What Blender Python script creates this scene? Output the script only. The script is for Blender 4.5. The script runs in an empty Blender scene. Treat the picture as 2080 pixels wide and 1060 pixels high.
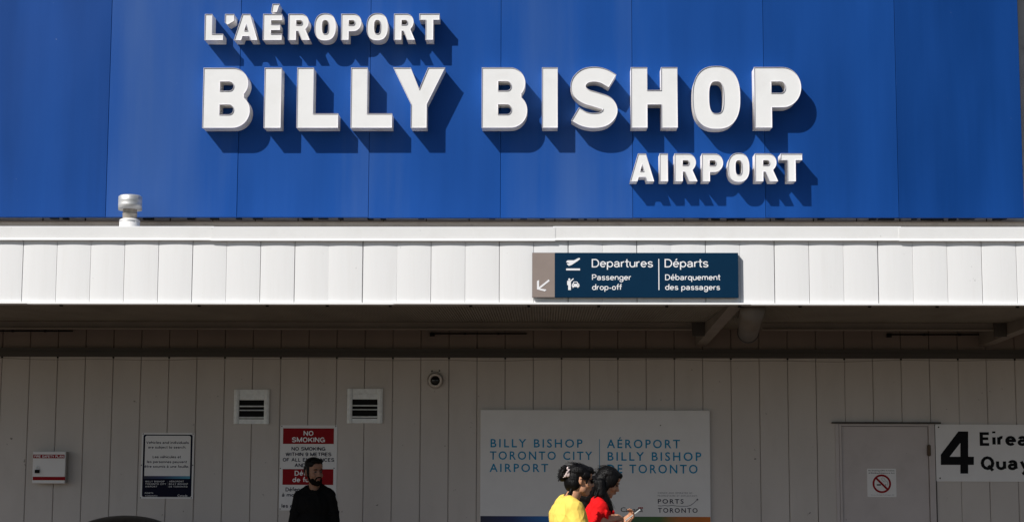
import bpy, bmesh, math, random
import numpy as np
from mathutils import Vector, Matrix, Euler, noise as mnoise
R = math.radians
random.seed(7)
SC = bpy.context.scene
COL = SC.collection

# ------------------------------------------------------------------ camera
EYE = 1.88                      # eye height above the pavement
FPX, CAM_D, YAW, PITCH, ROLL = 3276.76, 17.499, 0.02004, 0.11249, 0.00333
_f = Vector((-math.sin(YAW)*math.cos(PITCH), math.cos(YAW)*math.cos(PITCH), math.sin(PITCH)))
_r0 = Vector((math.cos(YAW), math.sin(YAW), 0)); _u0 = _r0.cross(_f)
_r = _r0*math.cos(ROLL) + _u0*math.sin(ROLL); _u = -_r0*math.sin(ROLL) + _u0*math.cos(ROLL)
CAMP = Vector((0, -CAM_D, EYE))
cam = bpy.data.cameras.new('camera'); camo = bpy.data.objects.new('camera', cam); COL.objects.link(camo)
camo.matrix_world = Matrix(((_r.x, _u.x, -_f.x, CAMP.x), (_r.y, _u.y, -_f.y, CAMP.y), (_r.z, _u.z, -_f.z, CAMP.z), (0, 0, 0, 1)))
cam.sensor_width = 36; cam.lens = FPX*36/2080; cam.clip_end = 2000; cam.clip_start = 0.1
SC.camera = camo

# ------------------------------------------------------------------ world and sun
SUND = Vector((0.97, 1.0, -1.19)).normalized()      # the way the light travels
w = bpy.data.worlds.new('World'); SC.world = w; w.use_nodes = True
nt = w.node_tree; bg = nt.nodes['Background']
sky = nt.nodes.new('ShaderNodeTexSky'); sky.sky_type = 'NISHITA'; sky.sun_disc = False
sky.sun_elevation = math.asin(-SUND.z); sky.sun_rotation = math.atan2(-SUND.x, -SUND.y)
sky.air_density = 1.0; sky.dust_density = 1.0; sky.ozone_density = 1.0
nt.links.new(sky.outputs[0], bg.inputs[0]); bg.inputs[1].default_value = 0.078
sl = bpy.data.lights.new('sun', 'SUN'); sl.energy = 5.0; sl.angle = R(0.5); sl.color = (1.0, 0.965, 0.91)
so = bpy.data.objects.new('sun', sl); COL.objects.link(so); so.location = (-20, -30, 30)
so.rotation_euler = SUND.to_track_quat('-Z', 'Y').to_euler()
SC.view_settings.view_transform = 'Standard'; SC.view_settings.look = 'None'
SC.view_settings.exposure = -0.08; SC.view_settings.gamma = 1.0; SC.view_settings.use_curve_mapping = False

# ------------------------------------------------------------------ measuring: photo pixel -> point on a wall plane
def P(px, py, Y):
    d = _f + _r*((px-1040)/FPX) + _u*((530-py)/FPX)
    t = (Y - CAMP.y)/d.y
    q = CAMP + d*t
    return q.x, q.z
def box_px(x0, y0, x1, y1, Y):
    """rectangle on plane Y through the middle of its measured edges -> X0, X1, Z0, Z1"""
    xm, ym = (x0+x1)/2, (y0+y1)/2
    return P(x0, ym, Y)[0], P(x1, ym, Y)[0], P(xm, y1, Y)[1], P(xm, y0, Y)[1]

# ------------------------------------------------------------------ materials
MATS = {}
def nodes_of(m):
    m.use_nodes = True
    return m.node_tree.nodes, m.node_tree.links
def mat(name, col, rough=0.5, var=0.06, scale=6.0, stretch=(1, 1, 1), metal=0.0, bump=0.0, bscale=60.0, spec=0.5, dirt=None, dirt_amt=0.0, dirt_scale=2.0, sss=0.0, sheen=0.0, speck=0.0):
    """one colour with procedural tone variation, optional dirt blotches and fine relief"""
    if name in MATS: return MATS[name]
    m = bpy.data.materials.new(name); N, L = nodes_of(m); b = N['Principled BSDF']
    b.inputs['Roughness'].default_value = rough; b.inputs['Metallic'].default_value = metal
    b.inputs['Specular IOR Level'].default_value = spec
    tc = N.new('ShaderNodeTexCoord'); geo = N.new('ShaderNodeNewGeometry')
    mp = N.new('ShaderNodeMapping'); mp.inputs['Scale'].default_value = stretch
    L.new(geo.outputs['Position'], mp.inputs[0])
    nz = N.new('ShaderNodeTexNoise'); nz.inputs['Scale'].default_value = scale; nz.inputs['Detail'].default_value = 5
    L.new(mp.outputs[0], nz.inputs['Vector'])
    mr = N.new('ShaderNodeMapRange'); mr.inputs[1].default_value = 0.25; mr.inputs[2].default_value = 0.75
    mr.inputs[3].default_value = 1-var; mr.inputs[4].default_value = 1+var
    L.new(nz.outputs[0], mr.inputs[0])
    mx = N.new('ShaderNodeMix'); mx.data_type = 'RGBA'; mx.blend_type = 'MULTIPLY'; mx.inputs[0].default_value = 1
    mx.inputs[6].default_value = (*col, 1)
    L.new(mr.outputs[0], mx.inputs[7])
    out = mx.outputs[2]
    if dirt:
        n2 = N.new('ShaderNodeTexNoise'); n2.inputs['Scale'].default_value = dirt_scale; n2.inputs['Detail'].default_value = 8; n2.inputs['Roughness'].default_value = 0.65
        L.new(mp.outputs[0], n2.inputs['Vector'])
        r2 = N.new('ShaderNodeMapRange'); r2.inputs[1].default_value = 0.5; r2.inputs[2].default_value = 0.72; r2.inputs[4].default_value = dirt_amt
        L.new(n2.outputs[0], r2.inputs[0])
        m2 = N.new('ShaderNodeMix'); m2.data_type = 'RGBA'; L.new(r2.outputs[0], m2.inputs[0]); L.new(out, m2.inputs[6]); m2.inputs[7].default_value = (*dirt, 1)
        out = m2.outputs[2]
    if speck:       # small chips and fly marks
        n4 = N.new('ShaderNodeTexNoise'); n4.inputs['Scale'].default_value = 17; n4.inputs['Detail'].default_value = 3; L.new(geo.outputs['Position'], n4.inputs['Vector'])
        r4 = N.new('ShaderNodeMapRange'); r4.inputs[1].default_value = 0.735; r4.inputs[2].default_value = 0.77; r4.inputs[4].default_value = speck; L.new(n4.outputs[0], r4.inputs[0])
        m4 = N.new('ShaderNodeMix'); m4.data_type = 'RGBA'; L.new(r4.outputs[0], m4.inputs[0]); L.new(out, m4.inputs[6]); m4.inputs[7].default_value = (0.08, 0.07, 0.06, 1)
        out = m4.outputs[2]
    L.new(out, b.inputs['Base Color'])
    if bump:
        n3 = N.new('ShaderNodeTexNoise'); n3.inputs['Scale'].default_value = bscale; n3.inputs['Detail'].default_value = 4
        L.new(mp.outputs[0], n3.inputs['Vector'])
        bp = N.new('ShaderNodeBump'); bp.inputs['Strength'].default_value = bump; bp.inputs['Distance'].default_value = 0.01
        L.new(n3.outputs[0], bp.inputs['Height']); L.new(bp.outputs[0], b.inputs['Normal'])
    if sss:
        b.inputs['Subsurface Weight'].default_value = sss; b.inputs['Subsurface Radius'].default_value = (0.01, 0.004, 0.002)
    if sheen: b.inputs['Sheen Weight'].default_value = sheen
    MATS[name] = m
    return m

def blue_mat():
    m = bpy.data.materials.new('blue_panel_paint'); N, L = nodes_of(m); b = N['Principled BSDF']
    b.inputs['Roughness'].default_value = 0.5; b.inputs['Specular IOR Level'].default_value = 0.12
    geo = N.new('ShaderNodeNewGeometry'); tc = N.new('ShaderNodeTexCoord')
    at = N.new('ShaderNodeAttribute'); at.attribute_type = 'OBJECT'; at.attribute_name = 'fade_sheen'
    # chalky fading and painted-in sheen, differing per sheet, in broad soft vertical streaks
    mp = N.new('ShaderNodeMapping'); mp.inputs['Scale'].default_value = (1.5, 1.0, 0.22); L.new(geo.outputs['Position'], mp.inputs[0])
    n1 = N.new('ShaderNodeTexNoise'); n1.inputs['Scale'].default_value = 1.3; n1.inputs['Detail'].default_value = 3; L.new(mp.outputs[0], n1.inputs['Vector'])
    mp2 = N.new('ShaderNodeMapping'); mp2.inputs['Scale'].default_value = (14, 1.0, 0.5); L.new(geo.outputs['Position'], mp2.inputs[0])
    n2 = N.new('ShaderNodeTexNoise'); n2.inputs['Scale'].default_value = 2.0; n2.inputs['Detail'].default_value = 6; L.new(mp2.outputs[0], n2.inputs['Vector'])
    r1 = N.new('ShaderNodeMapRange'); r1.inputs[1].default_value = 0.3; r1.inputs[2].default_value = 0.7; r1.inputs[3].default_value = -0.13; r1.inputs[4].default_value = 0.13; L.new(n1.outputs[0], r1.inputs[0])
    r2 = N.new('ShaderNodeMapRange'); r2.inputs[1].default_value = 0.3; r2.inputs[2].default_value = 0.7; r2.inputs[3].default_value = -0.018; r2.inputs[4].default_value = 0.018; L.new(n2.outputs[0], r2.inputs[0])
    a1 = N.new('ShaderNodeMath'); L.new(at.outputs['Fac'], a1.inputs[0]); L.new(r1.outputs[0], a1.inputs[1])
    a2 = N.new('ShaderNodeMath'); a2.use_clamp = True; L.new(a1.outputs[0], a2.inputs[0]); L.new(r2.outputs[0], a2.inputs[1])
    cr = N.new('ShaderNodeValToRGB'); e = cr.color_ramp.elements
    e[0].position = 0.0; e[0].color = (0.0015, 0.034, 0.165, 1); e[1].position = 1.0; e[1].color = (0.075, 0.14, 0.31, 1)
    k = cr.color_ramp.elements.new(0.45); k.color = (0.008, 0.068, 0.30, 1)
    L.new(a2.outputs[0], cr.inputs[0])
    # a few pale specks
    n3 = N.new('ShaderNodeTexNoise'); n3.inputs['Scale'].default_value = 26; n3.inputs['Detail'].default_value = 2; L.new(geo.outputs['Position'], n3.inputs['Vector'])
    r3 = N.new('ShaderNodeMapRange'); r3.inputs[1].default_value = 0.80; r3.inputs[2].default_value = 0.85; r3.inputs[4].default_value = 0.5; L.new(n3.outputs[0], r3.inputs[0])
    mx = N.new('ShaderNodeMix'); mx.data_type = 'RGBA'; L.new(r3.outputs[0], mx.inputs[0]); L.new(cr.outputs[0], mx.inputs[6]); mx.inputs[7].default_value = (0.3, 0.36, 0.5, 1)
    L.new(mx.outputs[2], b.inputs['Base Color'])
    # oil-canning: sheet metal that is not quite flat
    mp4 = N.new('ShaderNodeMapping'); mp4.inputs['Scale'].default_value = (1.6, 1, 0.8); L.new(geo.outputs['Position'], mp4.inputs[0])
    n4 = N.new('ShaderNodeTexNoise'); n4.inputs['Scale'].default_value = 1.1; n4.inputs['Detail'].default_value = 1; L.new(mp4.outputs[0], n4.inputs['Vector'])
    bp = N.new('ShaderNodeBump'); bp.inputs['Strength'].default_value = 0.6; bp.inputs['Distance'].default_value = 0.03; L.new(n4.outputs[0], bp.inputs['Height']); L.new(bp.outputs[0], b.inputs['Normal'])
    return m

def ramp_mat(name, stops, axis_x0, axis_x1, rough=0.5):
    """printed colour gradient along X"""
    m = bpy.data.materials.new(name); N, L = nodes_of(m); b = N['Principled BSDF']; b.inputs['Roughness'].default_value = rough
    geo = N.new('ShaderNodeNewGeometry'); sp = N.new('ShaderNodeSeparateXYZ'); L.new(geo.outputs['Position'], sp.inputs[0])
    r = N.new('ShaderNodeMapRange'); r.inputs[1].default_value = axis_x0; r.inputs[2].default_value = axis_x1; L.new(sp.outputs[0], r.inputs[0])
    cr = N.new('ShaderNodeValToRGB'); e = cr.color_ramp.elements
    e[0].position = stops[0][0]; e[0].color = (*stops[0][1], 1); e[1].position = stops[-1][0]; e[1].color = (*stops[-1][1], 1)
    for p, c in stops[1:-1]: cr.color_ramp.elements.new(p).color = (*c, 1)
    L.new(r.outputs[0], cr.inputs[0]); L.new(cr.outputs[0], b.inputs['Base Color'])
    return m

M_BLUE = blue_mat()
M_WHITE = mat('white_fascia_paint', (0.78, 0.78, 0.78), 0.5, 0.025, 3, (4, 1, 0.25), dirt=(0.50, 0.48, 0.45), dirt_amt=0.16, dirt_scale=3, speck=0.25)
M_CAP = mat('white_cap_paint', (0.77, 0.77, 0.765), 0.45, 0.03, 2.5, dirt=(0.5, 0.47, 0.42), dirt_amt=0.14, dirt_scale=4, speck=0.2)
M_WALL = mat('beige_siding_paint', (0.54, 0.50, 0.47), 0.55, 0.05, 2.5, (1, 1, 0.35), bump=0.05, bscale=40, dirt=(0.22, 0.19, 0.16), dirt_amt=0.12, dirt_scale=3, speck=0.7)
M_GROOVE = mat('dark_backing', (0.17, 0.15, 0.135), 0.8)
M_LOWER = mat('beige_upper_wall', (0.40, 0.37, 0.34), 0.6, 0.1, 4, dirt=(0.1, 0.09, 0.08), dirt_amt=0.4, dirt_scale=8)
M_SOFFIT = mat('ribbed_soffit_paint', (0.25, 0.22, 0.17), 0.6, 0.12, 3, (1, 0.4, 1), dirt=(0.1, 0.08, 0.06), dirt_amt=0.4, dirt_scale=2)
M_STEEL = mat('dark_brown_steel', (0.05, 0.042, 0.035), 0.55, 0.2, 5, (0.3, 1, 1))
M_BEAM = mat('painted_beam', (0.22, 0.185, 0.15), 0.6, 0.12, 4)
M_DARK = mat('dark_metal', (0.010, 0.010, 0.010), 0.6, spec=0.08)
M_FACE = mat('letter_white_acrylic', (0.80, 0.80, 0.795), 0.32, 0.02, 5, dirt=(0.5, 0.47, 0.43), dirt_amt=0.16, dirt_scale=3)
M_RET = mat('letter_return_white', (0.82, 0.80, 0.77), 0.5, 0.06, 12, dirt=(0.40, 0.33, 0.26), dirt_amt=0.5, dirt_scale=9)
M_TRIM = mat('letter_trim', (0.62, 0.60, 0.66), 0.4, 0.08, 10)
M_GALV = mat('galvanised_steel', (0.60, 0.60, 0.59), 0.5, 0.14, 18, (1, 1, 0.4), metal=0.55, bump=0.05, bscale=30)
M_GALVD = mat('weathered_galvanised', (0.78, 0.81, 0.82), 0.4, 0.12, 25)
M_PVC = mat('white_pipe_base', (0.75, 0.74, 0.73), 0.5, 0.05, 10)
M_SIGNW = mat('sign_white', (0.72, 0.71, 0.71), 0.4, 0.03, 6)
M_RED = mat('sign_red', (0.27, 0.004, 0.009), 0.5, 0.06, 8, spec=0.12)
M_NAVY = mat('sign_navy', (0.003, 0.024, 0.058), 0.5, 0.06, 6, spec=0.06)
M_NAVYD = mat('sign_dark_navy', (0.003, 0.004, 0.018), 0.5, 0.05, 6, spec=0.1)
M_TAUPE = mat('sign_taupe', (0.26, 0.21, 0.185), 0.5, 0.05, 8)
M_PRINTW = mat('print_white', (0.82, 0.82, 0.84), 0.45, 0.02)
M_PRINTK = mat('print_black', (0.006, 0.006, 0.007), 0.5, 0.02, spec=0.1)
M_PRINTN = mat('print_navy', (0.006, 0.007, 0.03), 0.5, 0.02, spec=0.1)
M_PRINTG = mat('print_grey', (0.12, 0.12, 0.15), 0.45, 0.02)
M_PRINTB = mat('print_cyan_blue', (0.004, 0.24, 0.46), 0.5, 0.05, 8, spec=0.1)
M_DOOR = mat('door_grey_pink_paint', (0.50, 0.455, 0.445), 0.5, 0.05, 3, dirt=(0.2, 0.17, 0.15), dirt_amt=0.22, dirt_scale=2, speck=0.6)
M_BRONZE = mat('hinge_bronze', (0.10, 0.065, 0.04), 0.5, 0.2, 30, metal=0.6)
M_ASPH = mat('asphalt', (0.055, 0.043, 0.032), 0.9, 0.2, 8, bump=0.4, bscale=120)
M_PAVE = mat('concrete_pavement', (0.088, 0.060, 0.040), 0.9, 0.12, 3, bump=0.3, bscale=90)
M_KERB = mat('concrete_kerb', (0.3, 0.29, 0.27), 0.85, 0.1, 6)
M_BIN = mat('black_bin_plastic', (0.008, 0.008, 0.008), 0.45, 0.1, 12)
M_GLASS = mat('dark_lens', (0.004, 0.004, 0.005), 0.08)

# ------------------------------------------------------------------ object helpers
def link(o, parent=None):
    COL.objects.link(o)
    if parent is not None: o.parent = parent
    return o
def origin(o):
    v = Vector((0, 0, 0))
    while o is not None: v += o.location; o = o.parent
    return v
def tag(o, label, cat, group=None):
    o['label'] = label; o['category'] = cat
    if group: o['group'] = group
    return o
def thing(name, label, cat, loc, group=None):
    o = bpy.data.objects.new(name, None); o.location = loc; o.empty_display_size = 0.1; COL.objects.link(o)
    return tag(o, label, cat, group)
def mobj(name, verts, faces, m, parent=None, smooth=False):
    """mesh given in world coordinates, hung under its parent"""
    off = origin(parent) if parent is not None else Vector((0, 0, 0))
    me = bpy.data.meshes.new(name)
    me.from_pydata([(v[0]-off.x, v[1]-off.y, v[2]-off.z) for v in verts], [], faces); me.update()
    if m: me.materials.append(m)
    if smooth: me.polygons.foreach_set('use_smooth', [True]*len(me.polygons))
    return link(bpy.data.objects.new(name, me), parent)
class G:
    """collects simple solids for one mesh"""
    def __init__(s): s.v = []; s.f = []
    def add(s, v, f):
        n = len(s.v); s.v += [tuple(q) for q in v]; s.f += [tuple(i+n for i in q) for q in f]; return s
    def box(s, x0, x1, y0, y1, z0, z1, c=0.0):
        if c <= 0:
            return s.add([(x0, y0, z0), (x1, y0, z0), (x1, y1, z0), (x0, y1, z0), (x0, y0, z1), (x1, y0, z1), (x1, y1, z1), (x0, y1, z1)],
                         [(0, 3, 2, 1), (4, 5, 6, 7), (0, 1, 5, 4), (1, 2, 6, 5), (2, 3, 7, 6), (3, 0, 4, 7)])
        # front edges chamfered (front is y0)
        return s.add([(x0, y1, z0), (x1, y1, z0), (x1, y1, z1), (x0, y1, z1), (x0, y0+c, z0), (x1, y0+c, z0), (x1, y0+c, z1), (x0, y0+c, z1),
                      (x0+c, y0, z0+c), (x1-c, y0, z0+c), (x1-c, y0, z1-c), (x0+c, y0, z1-c)],
                     [(0, 3, 2, 1), (0, 1, 5, 4), (1, 2, 6, 5), (2, 3, 7, 6), (3, 0, 4, 7), (4, 5, 9, 8), (5, 6, 10, 9), (6, 7, 11, 10), (7, 4, 8, 11), (8, 9, 10, 11)])
    def tube(s, a, b, ra, rb=None, n=20, caps=True):
        a = Vector(a); b = Vector(b); rb = ra if rb is None else rb
        d = (b-a).normalized(); u = d.orthogonal().normalized(); v = d.cross(u)
        vs = []
        for q, r in ((a, ra), (b, rb)):
            vs += [q + u*(r*math.cos(2*math.pi*i/n)) + v*(r*math.sin(2*math.pi*i/n)) for i in range(n)]
        fs = [(i, (i+1) % n, n+(i+1) % n, n+i) for i in range(n)]
        if caps: fs += [tuple(range(n-1, -1, -1)), tuple(range(n, 2*n))]
        return s.add(vs, fs)
    def lathe(s, cx, cy, prof, n=40):
        """profile of (r, z) turned about a vertical axis"""
        vs = []; fs = []
        for r, z in prof: vs += [(cx+r*math.cos(2*math.pi*i/n), cy+r*math.sin(2*math.pi*i/n), z) for i in range(n)]
        for k in range(len(prof)-1):
            fs += [(k*n+i, k*n+(i+1) % n, (k+1)*n+(i+1) % n, (k+1)*n+i) for i in range(n)]
        return s.add(vs, fs)
    def lathe_y(s, cx, cz, prof, n=32):
        """profile of (r, y) turned about an axis square to the wall"""
        vs = []; fs = []
        for r, y in prof: vs += [(cx+r*math.cos(2*math.pi*i/n), y, cz+r*math.sin(2*math.pi*i/n)) for i in range(n)]
        for k in range(len(prof)-1):
            fs += [(k*n+i, k*n+(i+1) % n, (k+1)*n+(i+1) % n, (k+1)*n+i) for i in range(n)]
        return s.add(vs, fs)
    def prism(s, pts, y0, y1):
        """outline of (x, z) given a thickness from y0 (front) to y1"""
        n = len(pts)
        vs = [(x, y0, z) for x, z in pts] + [(x, y1, z) for x, z in pts]
        fs = [tuple(range(n)), tuple(range(2*n-1, n-1, -1))] + [(i, n+i, n+(i+1) % n, (i+1) % n) for i in range(n)]
        return s.add(vs, fs)
    def obj(s, name, m, parent=None, smooth=False): return mobj(name, s.v, s.f, m, parent, smooth)

def curve_mesh(build):
    cu = build(); o = bpy.data.objects.new('tmp', cu); COL.objects.link(o)
    bpy.context.view_layer.update()
    dg = bpy.context.evaluated_depsgraph_get()
    me = bpy.data.meshes.new_from_object(o.evaluated_get(dg))
    bpy.data.objects.remove(o); bpy.data.curves.remove(cu)
    return me
def text(body, x0, x1, z0, z1, Y, m, parent, bold=0.0, space=1.0, name='lettering', ref=None):
    """one line of flat print: x0..x1 wide, capitals from z0 to z1"""
    def mk(s, sp=space, off=bold):
        def f():
            cu = bpy.data.curves.new('t', 'FONT'); cu.body = s; cu.space_character = sp; cu.offset = off; cu.resolution_u = 3; cu.fill_mode = 'FRONT'; cu.dimensions = '2D'
            return cu
        return curve_mesh(f)
    cap = 0.7 + bold
    me = mk(body)
    co = np.empty(len(me.vertices)*3); me.vertices.foreach_get('co', co); co = co.reshape(-1, 3)
    a, b = co[:, 0].min(), co[:, 0].max()
    sz = (z1-z0)/CAPH
    sx = (x1-x0)/(b-a) if x1 is not None else sz
    off = origin(parent)
    new = np.stack([(co[:, 0]-a)*sx + x0 - off.x, np.full(len(co), Y-off.y), co[:, 1]*sz + z0 - off.z], 1)
    me.vertices.foreach_set('co', new.ravel().astype(np.float32)); me.update()
    me.materials.clear(); me.materials.append(m); me.name = name
    return link(bpy.data.objects.new(name, me), parent)
def _caph():
    def f():
        cu = bpy.data.curves.new('t', 'FONT'); cu.body = 'H'; cu.fill_mode = 'FRONT'; cu.dimensions = '2D'; return cu
    me = curve_mesh(f); h = max(v.co.y for v in me.vertices); bpy.data.meshes.remove(me); return h
CAPH = _caph()
def text_px(body, x0, x1, ytop, ybase, Y, m, parent, **k):
    ym = (ytop+ybase)/2
    X0 = P(x0, ym, Y)[0]; X1 = P(x1, ym, Y)[0] if x1 is not None else None
    xm = x0 if x1 is None else (x0+x1)/2
    return text(body, X0, X1, P(xm, ybase, Y)[1], P(xm, ytop, Y)[1], Y, m, parent, **k)
def flat_px(pts, Y, m, parent, name, t=0.002):
    """flat printed shape from measured outline points"""
    w_ = [P(x, y, Y) for x, y in pts]
    if sum(w_[i][0]*w_[(i+1) % len(w_)][1]-w_[(i+1) % len(w_)][0]*w_[i][1] for i in range(len(w_))) < 0: w_.reverse()
    g = G(); g.prism(w_, Y, Y+t)
    return g.obj(name, m, parent)
def rect_px(x0, y0, x1, y1, Y, m, parent, name, t=0.002):
    X0, X1, Z0, Z1 = box_px(x0, y0, x1, y1, Y); g = G(); g.box(X0, X1, Y, Y+t, Z0, Z1); return g.obj(name, m, parent)

# ------------------------------------------------------------------ the setting: ground
g = G(); g.box(-300, 300, -300, 300, -0.5, -0.13); o = g.obj('road', M_ASPH); o['kind'] = 'structure'; o['label'] = 'dark asphalt road before the terminal'
g = G(); g.box(-60, 60, -7.0, 0.0, -0.4, 0.0); o = g.obj('pavement', M_PAVE); o['kind'] = 'structure'; o['label'] = 'concrete pavement along the terminal wall'
g = G(); g.box(-60, 60, -7.16, -7.003, -0.4, 0.004); o = g.obj('kerb', M_KERB); o['kind'] = 'structure'; o['label'] = 'concrete kerb between pavement and road'

# ------------------------------------------------------------------ the terminal building
X_L, X_R = -9.0, 9.2
ZS = EYE + 1.219          # underside of the canopy
ZB = EYE + 2.064          # lower edge of the blue cladding
YF, YB = -3.245, -2.783   # fascia plane, blue cladding plane
bld = thing('terminal_building', 'airport terminal front with blue cladding over white canopy and beige siding', 'building', (0, 0, 0))

# siding wall of single planks, notched round the door
DX0, DX1 = P(1705, 960, 0)[0], P(1899, 960, 0)[0]; DZ1 = P(1800, 860.5, 0)[1]
g = G(); g.box(X_L, X_R, 0.004, 0.25, 0, ZS+1.2); wall = g.obj('siding_wall', M_GROOVE, bld)
def plank_mesh(x0, x1, z0, z1):
    """board with eased edges; x relative"""
    prof = [(x0+0.0022, 0.003), (x0+0.0022, -0.012), (x0+0.008, -0.018), (x1-0.008, -0.018), (x1-0.0022, -0.012), (x1-0.0022, 0.003)]
    vs = [(x, y, z0) for x, y in prof] + [(x, y, z1) for x, y in prof]
    n = len(prof); fs = [(i, i+1, n+i+1, n+i) for i in range(n-1)] + [tuple(range(n-1, -1, -1)), tuple(range(n, 2*n))]
    me = bpy.data.meshes.new('plank'); me.from_pydata(vs, [], fs); me.materials.append(M_WALL); return me
ZCH = P(1040, 716, -0.05)[1]
M_FRIEZE = mat('brown_frieze', (0.20, 0.155, 0.125), 0.6, 0.08, 3, (1, 1, 0.4))  # darker brown than the siding, for the planks above the channel
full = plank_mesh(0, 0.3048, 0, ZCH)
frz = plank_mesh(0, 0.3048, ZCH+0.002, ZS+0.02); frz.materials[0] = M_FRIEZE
short = plank_mesh(0, 0.3048, DZ1, ZCH)
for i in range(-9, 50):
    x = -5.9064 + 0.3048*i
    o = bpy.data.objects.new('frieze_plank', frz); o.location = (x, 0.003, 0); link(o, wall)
    if x+0.3048 <= DX0+1e-6 or x >= DX1-1e-6:
        o = bpy.data.objects.new('plank', full); o.location = (x, 0, 0); link(o, wall)
        continue
    if x >= DX0 and x+0.3048 <= DX1:
        o = bpy.data.objects.new('plank', short); o.location = (x, 0, 0); link(o, wall)
        continue
    cut = (DX0-x) if x < DX0 else (DX1-x)
    pieces = [(0, cut, 0, ZCH), (cut, 0.3048, DZ1, ZCH)] if x < DX0 else [(0, cut, DZ1, ZCH), (cut, 0.3048, 0, ZCH)]
    # one notched board: two boxes of the same plank
    g = G()
    for a, b_, z0, z1 in pieces: g.box(x+max(a, 0.0022), x+min(b_, 0.3048-0.0022), -0.018, 0.003, z0, z1)
    g.obj('plank', M_WALL, wall)

# dark steel channel along the wall, conduits above it
zc0 = P(1040, 726, -0.06)[1]; zc1 = P(1040, 708, -0.06)[1]
g = G(); g.box(X_L, X_R, -0.075, -0.019, zc0, zc0+0.052); g.box(X_L, X_R, -0.06, -0.019, zc0+0.052, zc1); g.obj('steel_channel', M_STEEL, bld)
for x0, x1, y in ((-40, 148, 672), (877, 1070, 677.5), (1805, 2011, 679.5)):
    a = P(x0, y, -0.04); b_ = P(x1, y, -0.04)
    g = G(); g.tube((a[0], -0.04, a[1]), (b_[0], -0.04, b_[1]), 0.008, n=10); g.box(a[0]-0.02, a[0]+0.03, -0.055, -0.019, a[1]-0.028, a[1]+0.012)
    for q in (0.35, 0.7): xx = a[0]+(b_[0]-a[0])*q; g.box(xx-0.01, xx+0.01, -0.05, -0.019, a[1]-0.011, a[1]+0.011)
    g.obj('conduit', M_DARK, bld)

for i in range(-4, 24):
    x = -5.9064+0.6096*i; g = G(); g.lathe_y(x, zc0-0.006, [(0.0, -0.028), (0.010, -0.026), (0.012, -0.0185)], 8); g.obj('bolt_head', M_DARK, wall)
xs = np.arange(X_L, X_R, 0.06); g = G()
for a_, b_ in zip(xs, xs[1:]):
    za = zc0-0.024+0.008*math.sin(a_*1.7)+0.006*math.sin(a_*5.1+1); zb_ = zc0-0.024+0.008*math.sin(b_*1.7)+0.006*math.sin(b_*5.1+1)
    g.add([(a_, -0.0195, za-0.003), (b_, -0.0195, zb_-0.003), (b_, -0.0195, zb_+0.003), (a_, -0.0195, za+0.003)], [(0, 1, 2, 3)])
g.obj('sealant_bead', M_SOFFIT, wall)

# canopy: fascia, cap, lip, soffit, beams
Z_PAN0 = P(1040, 617, YF)[1]; Z_CAPB = P(1040, 489, YF-0.03)[1]; Z_CAPT = P(1040, 459.5, YF-0.03)[1]
g = G(); g.box(X_L, X_R, YF+0.02, YF+0.10, Z_PAN0-0.01, Z_CAPT-0.02); fascia = g.obj('canopy_fascia', mat('fascia_backing', (0.5, 0.5, 0.52), 0.6), bld)
def pan_mesh():
    W_, n = 0.3048, 10
    prof = [(0.002, 0.018), (0.002, 0.002)]
    for k in range(n+1):
        t = k/n; prof.append((0.004+(W_-0.0075)*t, 0.001-0.0045*(1-(2*t-1)**2)))
    prof += [(W_-0.0015, 0.006), (W_-0.0015, 0.018)]
    z0, z1 = Z_PAN0, Z_CAPB+0.03; n = len(prof)
    vs = [(x, y, z0) for x, y in prof] + [(x, y, z1) for x, y in prof]
    fs = [(i, i+1, n+i+1, n+i) for i in range(n-1)] + [tuple(range(n-1, -1, -1)), tuple(range(n, 2*n))]
    me = bpy.data.meshes.new('fascia_panel'); me.from_pydata(vs, [], fs); me.materials.append(M_WHITE); return me
pan = pan_mesh()
for i in range(-14, 45):
    x = -4.6631 + 0.3048*i
    if x < X_L or x+0.3048 > X_R: continue
    o = bpy.data.objects.new('fascia_panel', pan); o.location = (x, YF+random.uniform(-0.0015, 0.0015), 0); o.rotation_euler = (0, random.uniform(-0.0008, 0.0008), random.uniform(-0.003, 0.003)); link(o, fascia)
# cap flashing in overlapping lengths
capj = [X_L] + [P(q, 475, YF-0.03)[0] for q in (433, 1128, 1831)] + [X_R]
cap = thing('cap_flashing', '', '', (0, 0, 0)); cap.parent = bld
for k in ('label', 'category'): del cap[k]
for k in range(4):
    a, b_ = capj[k]-(0.02 if k else 0), capj[k+1]; dz = (0.0, -0.004, 0.002, -0.002)[k]; dy = (0, -0.003, 0, -0.003)[k]
    yf = YF-0.022+dy
    prof = [(YF+0.30, Z_CAPT-0.01+dz), (yf+0.012, Z_CAPT+dz), (yf, Z_CAPT-0.006+dz), (yf+0.004, Z_CAPB+0.022+dz), (yf-0.012, Z_CAPB+0.006+dz), (yf-0.010, Z_CAPB+dz), (YF+0.016, Z_CAPB+0.006+dz)]
    n = len(prof); vs = [(a, y, z) for y, z in prof] + [(b_, y, z) for y, z in prof]
    fs = [(i, (i+1) % n, n+(i+1) % n, n+i) for i in range(n)] + [tuple(range(n)), tuple(range(2*n-1, n-1, -1))]
    mobj('flashing_length', vs, fs, M_CAP, cap)
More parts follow.
